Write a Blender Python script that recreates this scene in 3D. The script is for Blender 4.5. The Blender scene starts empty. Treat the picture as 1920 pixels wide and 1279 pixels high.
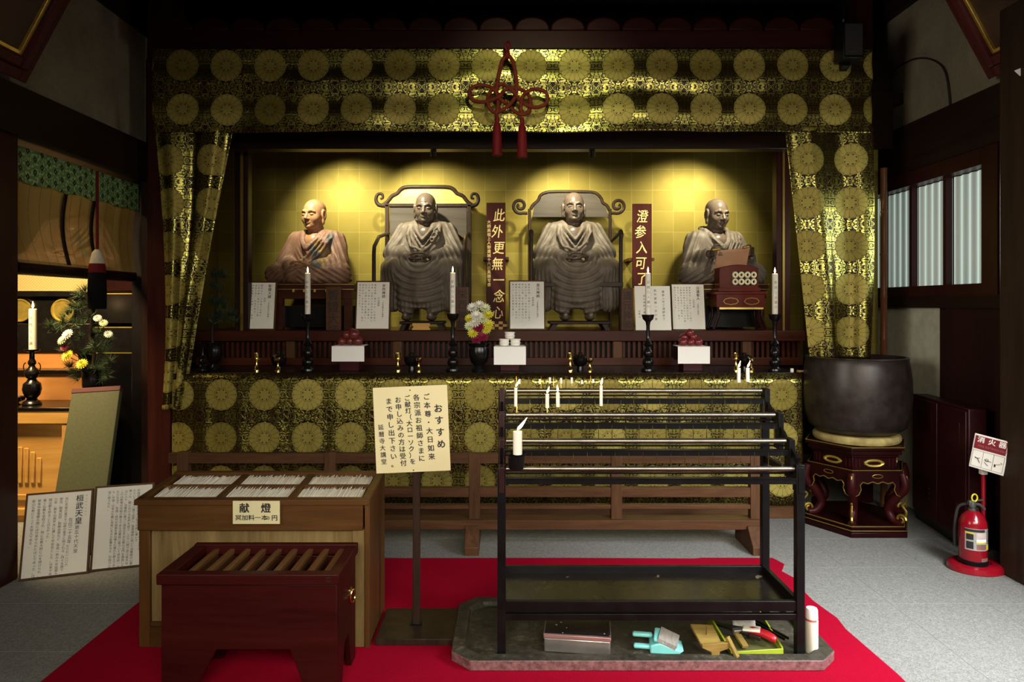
import bpy, bmesh, math, random
import numpy as np
from mathutils import Matrix, Vector, Euler
random.seed(7); rng = np.random.default_rng(7)
PI = math.pi
SC = bpy.context.scene
COL = SC.collection

# ---------------------------------------------------------------- camera, world, lights, exposure
EYE = 1.55; FPX = 1300.0; CX = 948.0; CY = 572.0
cam_data = bpy.data.cameras.new('camera'); cam = bpy.data.objects.new('camera', cam_data); COL.objects.link(cam)
cam.location = (0, 0, EYE); cam.rotation_euler = (PI/2, 0, 0)
cam_data.sensor_width = 36; cam_data.lens = 36*FPX/1920
cam_data.shift_x = (960-CX)/1920; cam_data.shift_y = -(639.5-CY)/1920
cam_data.clip_start = .05
SC.camera = cam
SC.view_settings.view_transform = 'Standard'; SC.view_settings.look = 'None'
SC.view_settings.gamma = 1; SC.view_settings.exposure = 0.0; SC.view_settings.use_curve_mapping = False
world = bpy.data.worlds.new('world'); SC.world = world; world.use_nodes = True
world.node_tree.nodes['Background'].inputs[0].default_value = (.80, .85, 1, 1)
world.node_tree.nodes['Background'].inputs[1].default_value = .018

def lamp(name, kind, loc, energy, color, target=None, **kw):
    d = bpy.data.lights.new(name, kind); d.energy = energy; d.color = color
    for k, v in kw.items(): setattr(d, k, v)
    o = bpy.data.objects.new(name, d); COL.objects.link(o); o.location = loc
    if target is not None:
        o.rotation_euler = (Vector(target)-Vector(loc)).to_track_quat('-Z', 'Y').to_euler()
    return o

# daylight through the open doorway beside and behind the viewer
lamp('doorway_daylight', 'AREA', (2.98, 2.1, 1.75), 92, (.93, .97, 1), (1.9, 3.2, 0), shape='RECTANGLE', size=1.5, size_y=1.2, spread=1.7)
lamp('hall_daylight', 'AREA', (1.0, -1.3, 2.5), 66, (1, .92, .76), (.6, 3.6, .1), shape='RECTANGLE', size=4.2, size_y=1.2, spread=1.45)
# lamp high above the visitors lighting the brocade canopy
lamp('canopy_spot', 'SPOT', (.25, 2.6, 3.7), 95, (.95, 1, .58), (.25, 5.0, 3.08), spot_size=.72, spot_blend=1, shadow_soft_size=.06)
# four little spots behind the lintel
WARM = (1, .95, .68)
for nm, L, T, E in (('figure_spot', (-1.78, 5.56, 3.06), (-1.50, 6.40, 2.24), 225), ('figure_spot', (-1.00, 5.56, 3.06), (-.70, 6.40, 2.22), 225),
                    ('figure_spot', (.46, 5.56, 3.06), (.62, 6.40, 2.22), 225), ('figure_spot', (2.02, 5.56, 3.06), (1.72, 6.40, 2.24), 225)):
    lamp(nm, 'SPOT', L, E, WARM, T, spot_size=1.30, spot_blend=1.0, shadow_soft_size=.03)
lamp('right_wall_fill', 'AREA', (-2.5, 1.0, 2.0), 16, (1, .95, .85), (3.1, 5.0, 1.3), shape='RECTANGLE', size=1.2, size_y=1.4, spread=1.3)  # added fill lamp aimed across at the dim right wall
lamp('window_daylight', 'AREA', (2.90, 5.0, 2.05), 14, (.85, .95, .85), (-2.8, 4.2, 2.4), shape='RECTANGLE', size=1.1, size_y=.6)
lamp('side_altar_lamp', 'AREA', (-3.55, 4.25, 2.75), 56, (1, .74, .38), (-3.5, 5.3, .9), shape='RECTANGLE', size=.8, size_y=.3, spread=1.75)

def W(px, py, d):
    """a point at depth d seen at that place of the photograph"""
    return Vector(((px-CX)/FPX*d, d, EYE-(py-CY)/FPX*d))
def WX(px, d): return (px-CX)/FPX*d
def WZ(py, d): return EYE-(py-CY)/FPX*d

# ---------------------------------------------------------------- node helper
class S:
    def __init__(s, nt, sock): s.nt, s.k = nt, sock
    def _m(s, op, *a):
        n = s.nt.nodes.new('ShaderNodeMath'); n.operation = op
        for i, q in enumerate((s,)+a):
            if isinstance(q, S): s.nt.links.new(q.k, n.inputs[i])
            else: n.inputs[i].default_value = q
        return S(s.nt, n.outputs[0])
    def __add__(s, o): return s._m('ADD', o)
    def __sub__(s, o): return s._m('SUBTRACT', o)
    def __mul__(s, o): return s._m('MULTIPLY', o)
    def __truediv__(s, o): return s._m('DIVIDE', o)
    def __lt__(s, o): return s._m('LESS_THAN', o)
    def __gt__(s, o): return s._m('GREATER_THAN', o)
    def f(s, op, *a): return s._m(op, *a)

class G:
    """a material's node graph"""
    def __init__(g, name):
        g.m = bpy.data.materials.new(name); g.m.use_nodes = True; g.nt = g.m.node_tree
        g.p = g.nt.nodes['Principled BSDF']
    def node(g, t, **kw):
        n = g.nt.nodes.new(t)
        for k, v in kw.items(): setattr(n, k, v)
        return n
    def coord(g, which='Object', scale=(1, 1, 1), rot=(0, 0, 0)):
        t = g.node('ShaderNodeTexCoord'); mp = g.node('ShaderNodeMapping')
        mp.inputs['Scale'].default_value = scale; mp.inputs['Rotation'].default_value = rot
        g.nt.links.new(t.outputs[which], mp.inputs[0]); return S(g.nt, mp.outputs[0])
    def noise(g, v, scale, detail=3, rough=.5, dist=0, out=0):
        n = g.node('ShaderNodeTexNoise'); g.nt.links.new(v.k, n.inputs['Vector'])
        n.inputs['Scale'].default_value = scale; n.inputs['Detail'].default_value = detail
        n.inputs['Roughness'].default_value = rough; n.inputs['Distortion'].default_value = dist
        return S(g.nt, n.outputs[out])
    def voronoi(g, v, scale, feature='F1', out=0):
        n = g.node('ShaderNodeTexVoronoi', feature=feature); g.nt.links.new(v.k, n.inputs['Vector'])
        n.inputs['Scale'].default_value = scale; return S(g.nt, n.outputs[out])
    def sep(g, v):
        n = g.node('ShaderNodeSeparateXYZ'); g.nt.links.new(v.k, n.inputs[0]); return [S(g.nt, o) for o in n.outputs]
    def comb(g, x, y, z=0.0):
        n = g.node('ShaderNodeCombineXYZ')
        for i, q in enumerate((x, y, z)):
            if isinstance(q, S): g.nt.links.new(q.k, n.inputs[i])
            else: n.inputs[i].default_value = q
        return S(g.nt, n.outputs[0])
    def ramp(g, fac, stops):
        n = g.node('ShaderNodeValToRGB'); g.nt.links.new(fac.k, n.inputs[0]); e = n.color_ramp.elements
        while len(e) < len(stops): e.new(.5)
        for el, (p, c) in zip(e, stops): el.position = p; el.color = (*c, 1)
        return S(g.nt, n.outputs[0])
    def mix(g, fac, a, b):
        n = g.node('ShaderNodeMix', data_type='RGBA')
        for i, q in ((0, fac), (6, a), (7, b)):
            if isinstance(q, S): g.nt.links.new(q.k, n.inputs[i])
            elif i == 0: n.inputs[0].default_value = q
            else: n.inputs[i].default_value = (*q, 1)
        return S(g.nt, n.outputs[2])
    def set(g, **kw):
        al = dict(color='Base Color', rough='Roughness', metal='Metallic', emit='Emission Color', emits='Emission Strength', alpha='Alpha', coat='Coat Weight', spec='Specular IOR Level', sub='Subsurface Weight', trans='Transmission Weight', sheen='Sheen Weight')
        for k, v in kw.items():
            i = g.p.inputs[al[k]]
            if isinstance(v, S): g.nt.links.new(v.k, i)
            else: i.default_value = (*v, 1) if isinstance(v, tuple) else v
        return g
    def bump(g, h, strength=.3, dist=.01):
        b = g.node('ShaderNodeBump'); b.inputs['Strength'].default_value = strength; b.inputs['Distance'].default_value = dist
        g.nt.links.new(h.k, b.inputs['Height']); g.nt.links.new(b.outputs[0], g.p.inputs['Normal']); return g

def lin(r, g, b):
    f = lambda c: (c/12.92 if c <= .04045 else ((c+.055)/1.055)**2.4)
    return (f(r/255), f(g/255), f(b/255))
def plain(name, c, rough=.5, metal=0, var=.12, scale=14, **kw):
    g = G(name); n = g.noise(g.coord(), scale, 4)
    g.set(color=g.ramp(n, [(.3, tuple(x*(1-var) for x in c)), (.7, tuple(min(1, x*(1+var)) for x in c))]), rough=rough, metal=metal, **kw)
    return g.m
def wood(name, c1, c2, rough=.5, axis=0, scale=9, coat=0, bump=.08):
    g = G(name); sc = [1, 1, 1]; sc[axis] = .09
    v = g.coord(scale=tuple(sc)); n = g.noise(v, scale, 6, .65, 1.2); n2 = g.noise(v, scale*7, 3, .6)
    t = n*.72+n2*.28
    g.set(color=g.ramp(t, [(.32, c1), (.68, c2)]), rough=rough, coat=coat, spec=.14).bump(t, bump, .004)
    return g.m
def glow(name, c, s):
    g = G(name); g.set(color=(.02, .02, .02), emit=c, emits=s); return g.m

# ---------------------------------------------------------------- materials
MT = {}
def brocade(name, cell=.311, ox=0., oy=0., ground=(.030, .017, .006), ring=.113):
    g = G(name); x, y, _ = g.sep(g.coord('UV'))
    px = (x-ox)/cell; py = (y-oy)/cell
    cx_, cy_ = px.f('FLOOR'), py.f('FLOOR')
    lx = (px-cx_-.5)*cell; ly = (py-cy_-.5)*cell
    r = (lx*lx+ly*ly).f('SQRT'); a = ly.f('ARCTAN2', lx)
    pet = (a*8).f('SINE').f('ABSOLUTE')
    disc = r < ring
    edge = (pet*.012+(ring-.014)-r).f('ABSOLUTE') < .0016
    rays = ((pet < .11)*(r > .052))
    inner = ((a*4).f('SINE').f('ABSOLUTE')*.010+.042-r).f('ABSOLUTE') < .0018
    dots = (((a*4).f('SINE').f('ABSOLUTE') > .82)*((r-.037).f('ABSOLUTE') < .006))
    line = (edge+rays+inner+dots).f('MINIMUM', 1.0)*disc
    # scrolling leaves between the roundels, mirrored about the roundel axes
    v = g.comb(lx.f('ABSOLUTE')+5.37, ly.f('ABSOLUTE')+2.81, 0.0)
    n = g.noise(v, 20, 1.0, .5, 1.8)
    curl = (n*30).f('SINE') > .22
    wn = g.node('ShaderNodeTexWhiteNoise', noise_dimensions='2D'); g.nt.links.new(g.comb(cx_, cy_).k, wn.inputs['Vector'])
    rnd = S(g.nt, wn.outputs[0])
    gold = g.mix(rnd, (.18, .14, .026), (.37, .30, .075))
    dcol = g.mix(line*.85, gold, (.05, .035, .008))
    gcol = g.mix(curl, (.015, .007, .003), (.36, .315, .072))
    g.set(color=g.mix(disc, gcol, dcol), metal=disc*.35+(disc*-1+1)*curl*1.0, rough=disc*.20+.28, spec=.12)
    g.bump(curl*(disc*-1+1)+disc*.6-line*.3, .25, .002)
    return g.m
MT['brocade'] = brocade('gold_brocade')
MT['carpet'] = (lambda g: (lambda n, n2, x: g.set(color=g.ramp(n*.6+n2*.4, [(.33, lin(84, 84, 82)), (.68, lin(163, 162, 157))]), rough=.95, spec=.1).bump(n, .5, .004).m)(g.noise(g.coord(), 190, 4, .7), g.noise(g.coord(), 70, 4, .8), 0))(G('grey_carpet'))
MT['rug'] = (lambda g: (lambda n: g.set(color=g.ramp(n, [(.3, (.24, .0018, .013)), (.7, (.34, .0035, .023))]), rough=.95, spec=.03).bump(n, .3, .003).m)(g.noise(g.coord(), 260, 3, .7)))(G('red_felt'))
MT['plaster'] = (lambda g: (lambda n, n2: g.set(color=g.ramp(n*.6+n2*.4, [(.3, lin(108, 102, 84)), (.7, lin(150, 142, 116))]), rough=.95, spec=.1).bump(n2, .3, .003).m)(g.noise(g.coord(), 2.5, 5, .6, .6), g.noise(g.coord(), 90, 3, .7)))(G('grey_plaster'))
MT['dark'] = wood('dark_stained_wood', (.010, .005, .004), (.030, .013, .009), .42, 2, 8)
MT['darkh'] = wood('dark_stained_beam', (.010, .005, .004), (.028, .012, .008), .45, 1, 8)
MT['redwood'] = wood('red_brown_pillar_wood', (.022, .005, .004), (.045, .011, .008), .35, 2, 7)
MT['box'] = wood('oxblood_stained_wood', (.019, .0015, .0015), (.042, .005, .004), .42, 0, 7)
MT['boxy'] = wood('oxblood_stained_wood_slat', (.07, .028, .010), (.17, .08, .027), .4, 1, 10)
MT['brown'] = wood('brown_cabinet_wood', (.045, .018, .005), (.105, .046, .013), .42, 0, 7)
MT['brownz'] = wood('brown_cabinet_upright', (.050, .020, .006), (.115, .052, .015), .42, 2, 7)
MT['tan'] = wood('weathered_tan_panel', (.10, .062, .020), (.25, .175, .072), .5, 2, 9)
MT['rail'] = wood('worn_cedar_rail', (.044, .018, .0075), (.120, .056, .025), .5, 0, 9)
MT['railz'] = wood('worn_cedar_post', (.044, .018, .0075), (.125, .060, .027), .5, 2, 9)
MT['stepw'] = wood('altar_step_wood', (.030, .007, .004), (.075, .020, .009), .35, 0, 6)
MT['orange'] = wood('honey_altar_wood', (.50, .25, .06), (.74, .42, .12), .42, 0, 5)
MT['lacq'] = plain('black_lacquer', (.006, .005, .005), .24, 0, .2, spec=.35)
MT['redlacq'] = plain('dark_red_lacquer', (.014, .0018, .0018), .34, 0, .25, 8, spec=.16)
MT['brightred'] = plain('vermilion_lacquer', (.030, .003, .0035), .4, 0, .2, 8, spec=.14)
MT['goldleaf'] = plain('bright_gold', (.82, .60, .13), .34, .85, .15, 20)
MT['goldpaint'] = plain('gold_paint', (.74, .56, .22), .5, .15, .1, 20)
MT['boxred'] = plain('red_brown_lacquer', (.085, .010, .006), .3, 0, .2, 8, spec=.2)
MT['blacksilk'] = plain('black_silk', (.004, .004, .004), .8, 0, .2, spec=.1)
MT['nearblack'] = plain('shade_black_wood', (.006, .004, .004), .8, 0, .2, spec=.1)  # shade of the left wall end put into this near-black colour
MT['brass'] = plain('polished_brass', (.80, .62, .20), .2, 1, .1, 20)
MT['blackiron'] = plain('black_painted_iron', (.0045, .004, .0042), .34, 0, .3, 12, spec=.14)
MT['steel'] = plain('worn_steel_tube', (.23, .215, .185), .38, 1, .18, 16)
MT['paper'] = plain('white_paper', (.84, .80, .71), .75, 0, .04, 3)
MT['cream'] = plain('cream_card', (.60, .53, .30), .7, 0, .04, 3)
MT['ink'] = plain('black_ink', (.012, .010, .010), .7, 0, .1)
MT['wax'] = plain('white_wax', (.74, .69, .58), .45, 0, .03, 6)
MT['flame'] = glow('candle_flame', (1, .70, .30), 22)
MT['blackwood'] = wood('black_brown_sign_wood', (.012, .008, .006), (.040, .022, .014), .38, 2, 10)
MT['stone'] = (lambda g: (lambda n, n2: g.set(color=g.ramp(n*.55+n2*.45, [(.35, (.009, .0075, .0045)), (.54, (.042, .036, .023)), (.70, (.15, .132, .095))]), rough=.6).bump(n, .5, .005).m)(g.noise(g.coord(), 34, 5, .75), g.noise(g.coord(), 5, 4, .6, .5)))(G('mossy_granite'))
MT['stonered'] = (lambda g: (lambda n: g.set(color=g.ramp(n, [(.35, (.085, .035, .035)), (.7, (.28, .13, .13))]), rough=.55).bump(n, .4, .004).m)(g.noise(g.coord(), 40, 5, .75)))(G('red_granite'))
def goldwall():
    g = G('gold_leaf_squares'); x, y, z = g.sep(g.coord())
    q = g.comb((x/.2).f('FLOOR'), (z/.2).f('FLOOR'), 0.0)
    wn = g.node('ShaderNodeTexWhiteNoise', noise_dimensions='2D'); g.nt.links.new(q.k, wn.inputs['Vector']); t = S(g.nt, wn.outputs[0])
    n = g.noise(g.coord(), 5, 5, .6); fx = (x/.2).f('FRACT'); fz = (z/.2).f('FRACT')
    seam = ((fx < .025)+(fz < .025)).f('MINIMUM', 1.0)
    c = g.mix(t*.30+n*.5, (.165, .118, .014), (.28, .222, .045)); c = g.mix(seam*.35, c, (.42, .34, .09))
    return g.set(color=c, metal=.7, rough=n*.2+.40).bump(n, .1, .004).m
MT['goldwall'] = goldwall()

# ---------------------------------------------------------------- mesh builders
FRAME = {}
def rotm(rx=0, ry=0, rz=0): return Euler((rx, ry, rz)).to_matrix().to_4x4()
class M:
    def __init__(s): s.v, s.f, s.mi = [], [], []
    def add(s, vs, fs, m=0, T=None):
        b = len(s.v)
        s.v += [tuple(T @ Vector(p)) if T is not None else tuple(p) for p in vs]
        s.f += [tuple(i+b for i in q) for q in fs]; s.mi += [m]*len(fs); return s
    def box(s, x0, x1, y0, y1, z0, z1, m=0, T=None):
        v = [(x, y, z) for z in (z0, z1) for y in (y0, y1) for x in (x0, x1)]
        return s.add(v, [(0, 2, 3, 1), (4, 5, 7, 6), (0, 1, 5, 4), (2, 6, 7, 3), (0, 4, 6, 2), (1, 3, 7, 5)], m, T)
    def hexa(s, lo, hi, m=0, T=None):
        """eight corners: four below, four above, counter-clockwise"""
        return s.add(list(lo)+list(hi), [(3, 2, 1, 0), (4, 5, 6, 7), (0, 1, 5, 4), (1, 2, 6, 5), (2, 3, 7, 6), (3, 0, 4, 7)], m, T)
    def bar(s, a, b, w, h=None, m=0, up=(0, 0, 1)):
        a, b = Vector(a), Vector(b); d = (b-a).normalized(); u = Vector(up)
        if abs(d.dot(u)) > .98: u = Vector((0, 1, 0))
        r = d.cross(u).normalized()*w/2; u = r.cross(d).normalized()*(h or w)/2
        return s.hexa([a-r-u, a+r-u, a+r+u, a-r+u], [b-r-u, b+r-u, b+r+u, b-r+u], m)
    def lathe(s, prof, n=24, c=(0, 0, 0), m=0, T=None, sx=1, sy=1):
        vs, fs = [], []; k = len(prof)
        for r, z in prof:
            for i in range(n):
                a = 2*PI*i/n; vs.append((c[0]+r*sx*math.cos(a), c[1]+r*sy*math.sin(a), c[2]+z))
        for j in range(k-1):
            for i in range(n): fs.append((j*n+i, j*n+(i+1) % n, (j+1)*n+(i+1) % n, (j+1)*n+i))
        fs.append(tuple(range(n-1, -1, -1))); fs.append(tuple((k-1)*n+i for i in range(n)))
        return s.add(vs, fs, m, T)
    def cyl(s, a, b, r, r2=None, n=12, m=0): return s.tube([a, b], [r, r if r2 is None else r2], n, m=m)
    def tube(s, pts, r, n=8, closed=False, m=0, flat=1.0):
        pts = [Vector(p) for p in pts]; k = len(pts); rs = r if isinstance(r, (list, tuple)) else [r]*k
        vs, fs = [], []; nrm = None
        for i in range(k):
            if closed: t = pts[(i+1) % k]-pts[i-1]
            else: t = pts[min(i+1, k-1)]-pts[max(i-1, 0)]
            t.normalize()
            if nrm is None:
                nrm = t.cross(Vector((0, 1, 0)) if abs(t.y) < .9 else Vector((1, 0, 0))).normalized()
            nrm = (nrm-t*nrm.dot(t)).normalized(); bi = t.cross(nrm)
            for j in range(n):
                a = 2*PI*j/n; vs.append(pts[i]+(nrm*math.cos(a)+bi*math.sin(a)*flat)*rs[i])
        for i in range(k if closed else k-1):
            i2 = (i+1) % k
            for j in range(n): fs.append((i*n+j, i*n+(j+1) % n, i2*n+(j+1) % n, i2*n+j))
        if not closed: fs.append(tuple(range(n-1, -1, -1))); fs.append(tuple((k-1)*n+j for j in range(n)))
        return s.add(vs, fs, m)
    def prism(s, poly, a, b, m=0, axis='y', T=None):
        """outline in (x, z) pushed along y (or (x, y) along z, (y, z) along x)"""
        P = {'y': lambda p, d: (p[0], d, p[1]), 'z': lambda p, d: (p[0], p[1], d), 'x': lambda p, d: (d, p[0], p[1])}[axis]
        n = len(poly); vs = [P(p, a) for p in poly]+[P(p, b) for p in poly]
        fs = [tuple(range(n)), tuple(range(2*n-1, n-1, -1))]+[(i, i+n, (i+1) % n+n, (i+1) % n) for i in range(n)]
        return s.add(vs, fs, m, T)
    def ell(s, c, r, nu=14, nv=9, m=0, T=None):
        pr = [(max(1e-4, math.sin(PI*i/nv)), -math.cos(PI*i/nv)) for i in range(nv+1)]
        vs, fs = [], []
        for q, z in pr:
            for i in range(nu):
                a = 2*PI*i/nu; vs.append((c[0]+r[0]*q*math.cos(a), c[1]+r[1]*q*math.sin(a), c[2]+r[2]*z))
        for j in range(nv):
            for i in range(nu): fs.append((j*nu+i, j*nu+(i+1) % nu, (j+1)*nu+(i+1) % nu, (j+1)*nu+i))
        return s.add(vs, fs, m, T)
    def build(s, name, mats, parent=None, bev=0, ang=38, smooth=True, local=False, label=None, segs=2):
        if not isinstance(mats, (list, tuple)): mats = [mats]
        me = bpy.data.meshes.new(name)
        v = np.array([tuple(p) for p in s.v], dtype=float)
        o = bpy.data.objects.new(name, me); COL.objects.link(o)
        if parent is not None:
            F = FRAME[parent]; o.parent = parent; FRAME[o] = F
            if not local:
                A = np.array(F); v = v @ A[:3, :3].T + A[:3, 3]
        elif not local:
            b = np.array([(v[:, 0].min()+v[:, 0].max())/2, (v[:, 1].min()+v[:, 1].max())/2, v[:, 2].min()]); v = v-b; o.location = b
            FRAME[o] = Matrix.Translation(-Vector(b))
        else: FRAME[o] = Matrix()
        me.from_pydata(v.tolist(), [], s.f)
        for mt in mats: me.materials.append(MT[mt] if isinstance(mt, str) else mt)
        if len(mats) > 1: me.polygons.foreach_set('material_index', s.mi)
        bm = bmesh.new(); bm.from_mesh(me); bmesh.ops.recalc_face_normals(bm, faces=bm.faces); bm.to_mesh(me); bm.free()
        if smooth:
            me.polygons.foreach_set('use_smooth', [True]*len(me.polygons)); me.set_sharp_from_angle(angle=math.radians(ang))
        if bev:
            b = o.modifiers.new('edge', 'BEVEL'); b.width = bev; b.segments = segs; b.limit_method = 'ANGLE'; b.angle_limit = math.radians(40)
        if label: o['label'] = label
        return o
def tag(o, label, cat, group=None, kind=None):
    if label: o['label'] = label
    if cat: o['category'] = cat
    if group: o['group'] = group
    if kind: o['kind'] = kind
    return o
def struct(o): o['kind'] = 'structure'; return o
def thing(name, label, cat, loc=(0, 0, 0), rot=(0, 0, 0), group=None, mat=None):
    o = bpy.data.objects.new(name, None); COL.objects.link(o); o.empty_display_size = .05
    if mat is not None: o.matrix_basis = mat; m = mat
    else:
        o.location = loc; o.rotation_euler = rot; m = Matrix.Translation(Vector(loc)) @ Euler(rot).to_matrix().to_4x4()
    FRAME[o] = m.inverted(); return tag(o, label, cat, group)
def dup(o, loc=None, rot=None, label=None, group=None):
    """a copy of a thing with its parts and their sub-parts"""
    def tree(a, par):
        c = a.copy(); COL.objects.link(c)
        if par is not None: c.parent = par
        for ch in list(a.children): tree(ch, c)
        return c
    r = tree(o, None)
    if loc is not None: r.location = loc
    if rot is not None: r.rotation_euler = rot
    if label: r['label'] = label
    if group: r['group'] = group
    FRAME[r] = (Matrix.Translation(r.location) @ r.rotation_euler.to_matrix().to_4x4()).inverted()
    return r
def smoothline(pts, n=6, closed=False):
    P = [np.array(p, float) for p in pts]; k = len(P); out = []
    for i in range(k if closed else k-1):
        p0 = P[(i-1) % k] if closed or i > 0 else P[0]; p1 = P[i]; p2 = P[(i+1) % k]; p3 = P[(i+2) % k] if closed or i+2 < k else P[-1]
        for j in range(n):
            t = j/n; out.append(tuple(.5*((2*p1)+(-p0+p2)*t+(2*p0-5*p1+4*p2-p3)*t*t+(-p0+3*p1-3*p2+p3)*t**3)))
    if not closed: out.append(tuple(P[-1]))
    return out
def cloth(name, fn, nu, nv, mat, parent=None, uv=None, thick=.004, loc=True):
    """a cloth surface fn(u, v) with its own texture coordinates in metres"""
    me = bpy.data.meshes.new(name); V, UV = [], []
    for j in range(nv+1):
        for i in range(nu+1):
            V.append(fn(i/nu, j/nv)); UV.append(uv(i/nu, j/nv) if uv else (i/nu, j/nv))
    Fs = [(j*(nu+1)+i, j*(nu+1)+i+1, (j+1)*(nu+1)+i+1, (j+1)*(nu+1)+i) for j in range(nv) for i in range(nu)]
    v = np.array([tuple(p) for p in V], float); o = bpy.data.objects.new(name, me); COL.objects.link(o)
    if parent is not None:
        F = FRAME[parent]; o.parent = parent; FRAME[o] = F; A = np.array(F); v = v @ A[:3, :3].T + A[:3, 3]
    else:
        b = np.array([(v[:, 0].min()+v[:, 0].max())/2, (v[:, 1].min()+v[:, 1].max())/2, v[:, 2].min()]); v = v-b; o.location = b; FRAME[o] = Matrix.Translation(-Vector(b))
    me.from_pydata(v.tolist(), [], Fs); me.materials.append(MT[mat])
    l = me.uv_layers.new(name='UVMap')
    l.data.foreach_set('uv', np.array([UV[i] for q in Fs for i in q], dtype=np.float32).ravel())
    me.polygons.foreach_set('use_smooth', [True]*len(me.polygons))
    if thick:
        s = o.modifiers.new('thickness', 'SOLIDIFY'); s.thickness = thick; s.offset = 0
    return o

# ---------------------------------------------------------------- lettering
_tc = bpy.data.curves.new('lettering', 'FONT'); _to = bpy.data.objects.new('lettering', _tc)
def glyphs(text, size, vertical=True, pitch=1.06, bold=0., sx=1., lean=0.):
    """outline of a line of writing in its own plane: x across, y up, starting at the top middle (or left, for a row)"""
    _tc.body = '\n'.join(text) if vertical else text
    _tc.align_x = 'CENTER' if vertical else 'LEFT'; _tc.size = 1; _tc.space_line = pitch; _tc.offset = 0; _tc.resolution_u = 2; _tc.extrude = 0
    me = bpy.data.meshes.new_from_object(_to)
    v = np.array([tuple(p.co) for p in me.vertices]).reshape(-1, 3); f = [tuple(p.vertices) for p in me.polygons]
    bpy.data.meshes.remove(me)
    if len(v) == 0: return v, f
    v[:, 1] -= .86; v[:, 0] += lean*v[:, 1]*0
    v[:, 0] *= size*sx; v[:, 1] *= size
    v = v[:, :2]
    if bold and len(v):
        n = len(v); b = bold*size; offs = ((-b, -b*.4), (b, -b*.4), (-b*.4, b), (b*.4, b))
        v = np.concatenate([np.c_[v+np.array(q), np.full(n, .0002*k)] for k, q in enumerate(offs)]); f = [tuple(i+n*k for i in q) for k in range(4) for q in f]
    if v.shape[1] == 2: v = np.c_[v, np.zeros(len(v))]
    return v, f
def write(mb, T, items, eps=.0008, m=0):
    """items: (text, x, y_top, size, options) laid on the plane T (x across, z up, -y towards the reader)"""
    for it in items:
        t, x, y, sz = it[:4]; kw = it[4] if len(it) > 4 else {}
        slope = kw.pop('slope', 0); kw = dict(kw)
        v, f = glyphs(t, sz, **kw)
        if len(v): mb.add([(x+p[0]+slope*p[1], -eps-p[2], y+p[1]) for p in v], f, m, T)
    return mb

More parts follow.
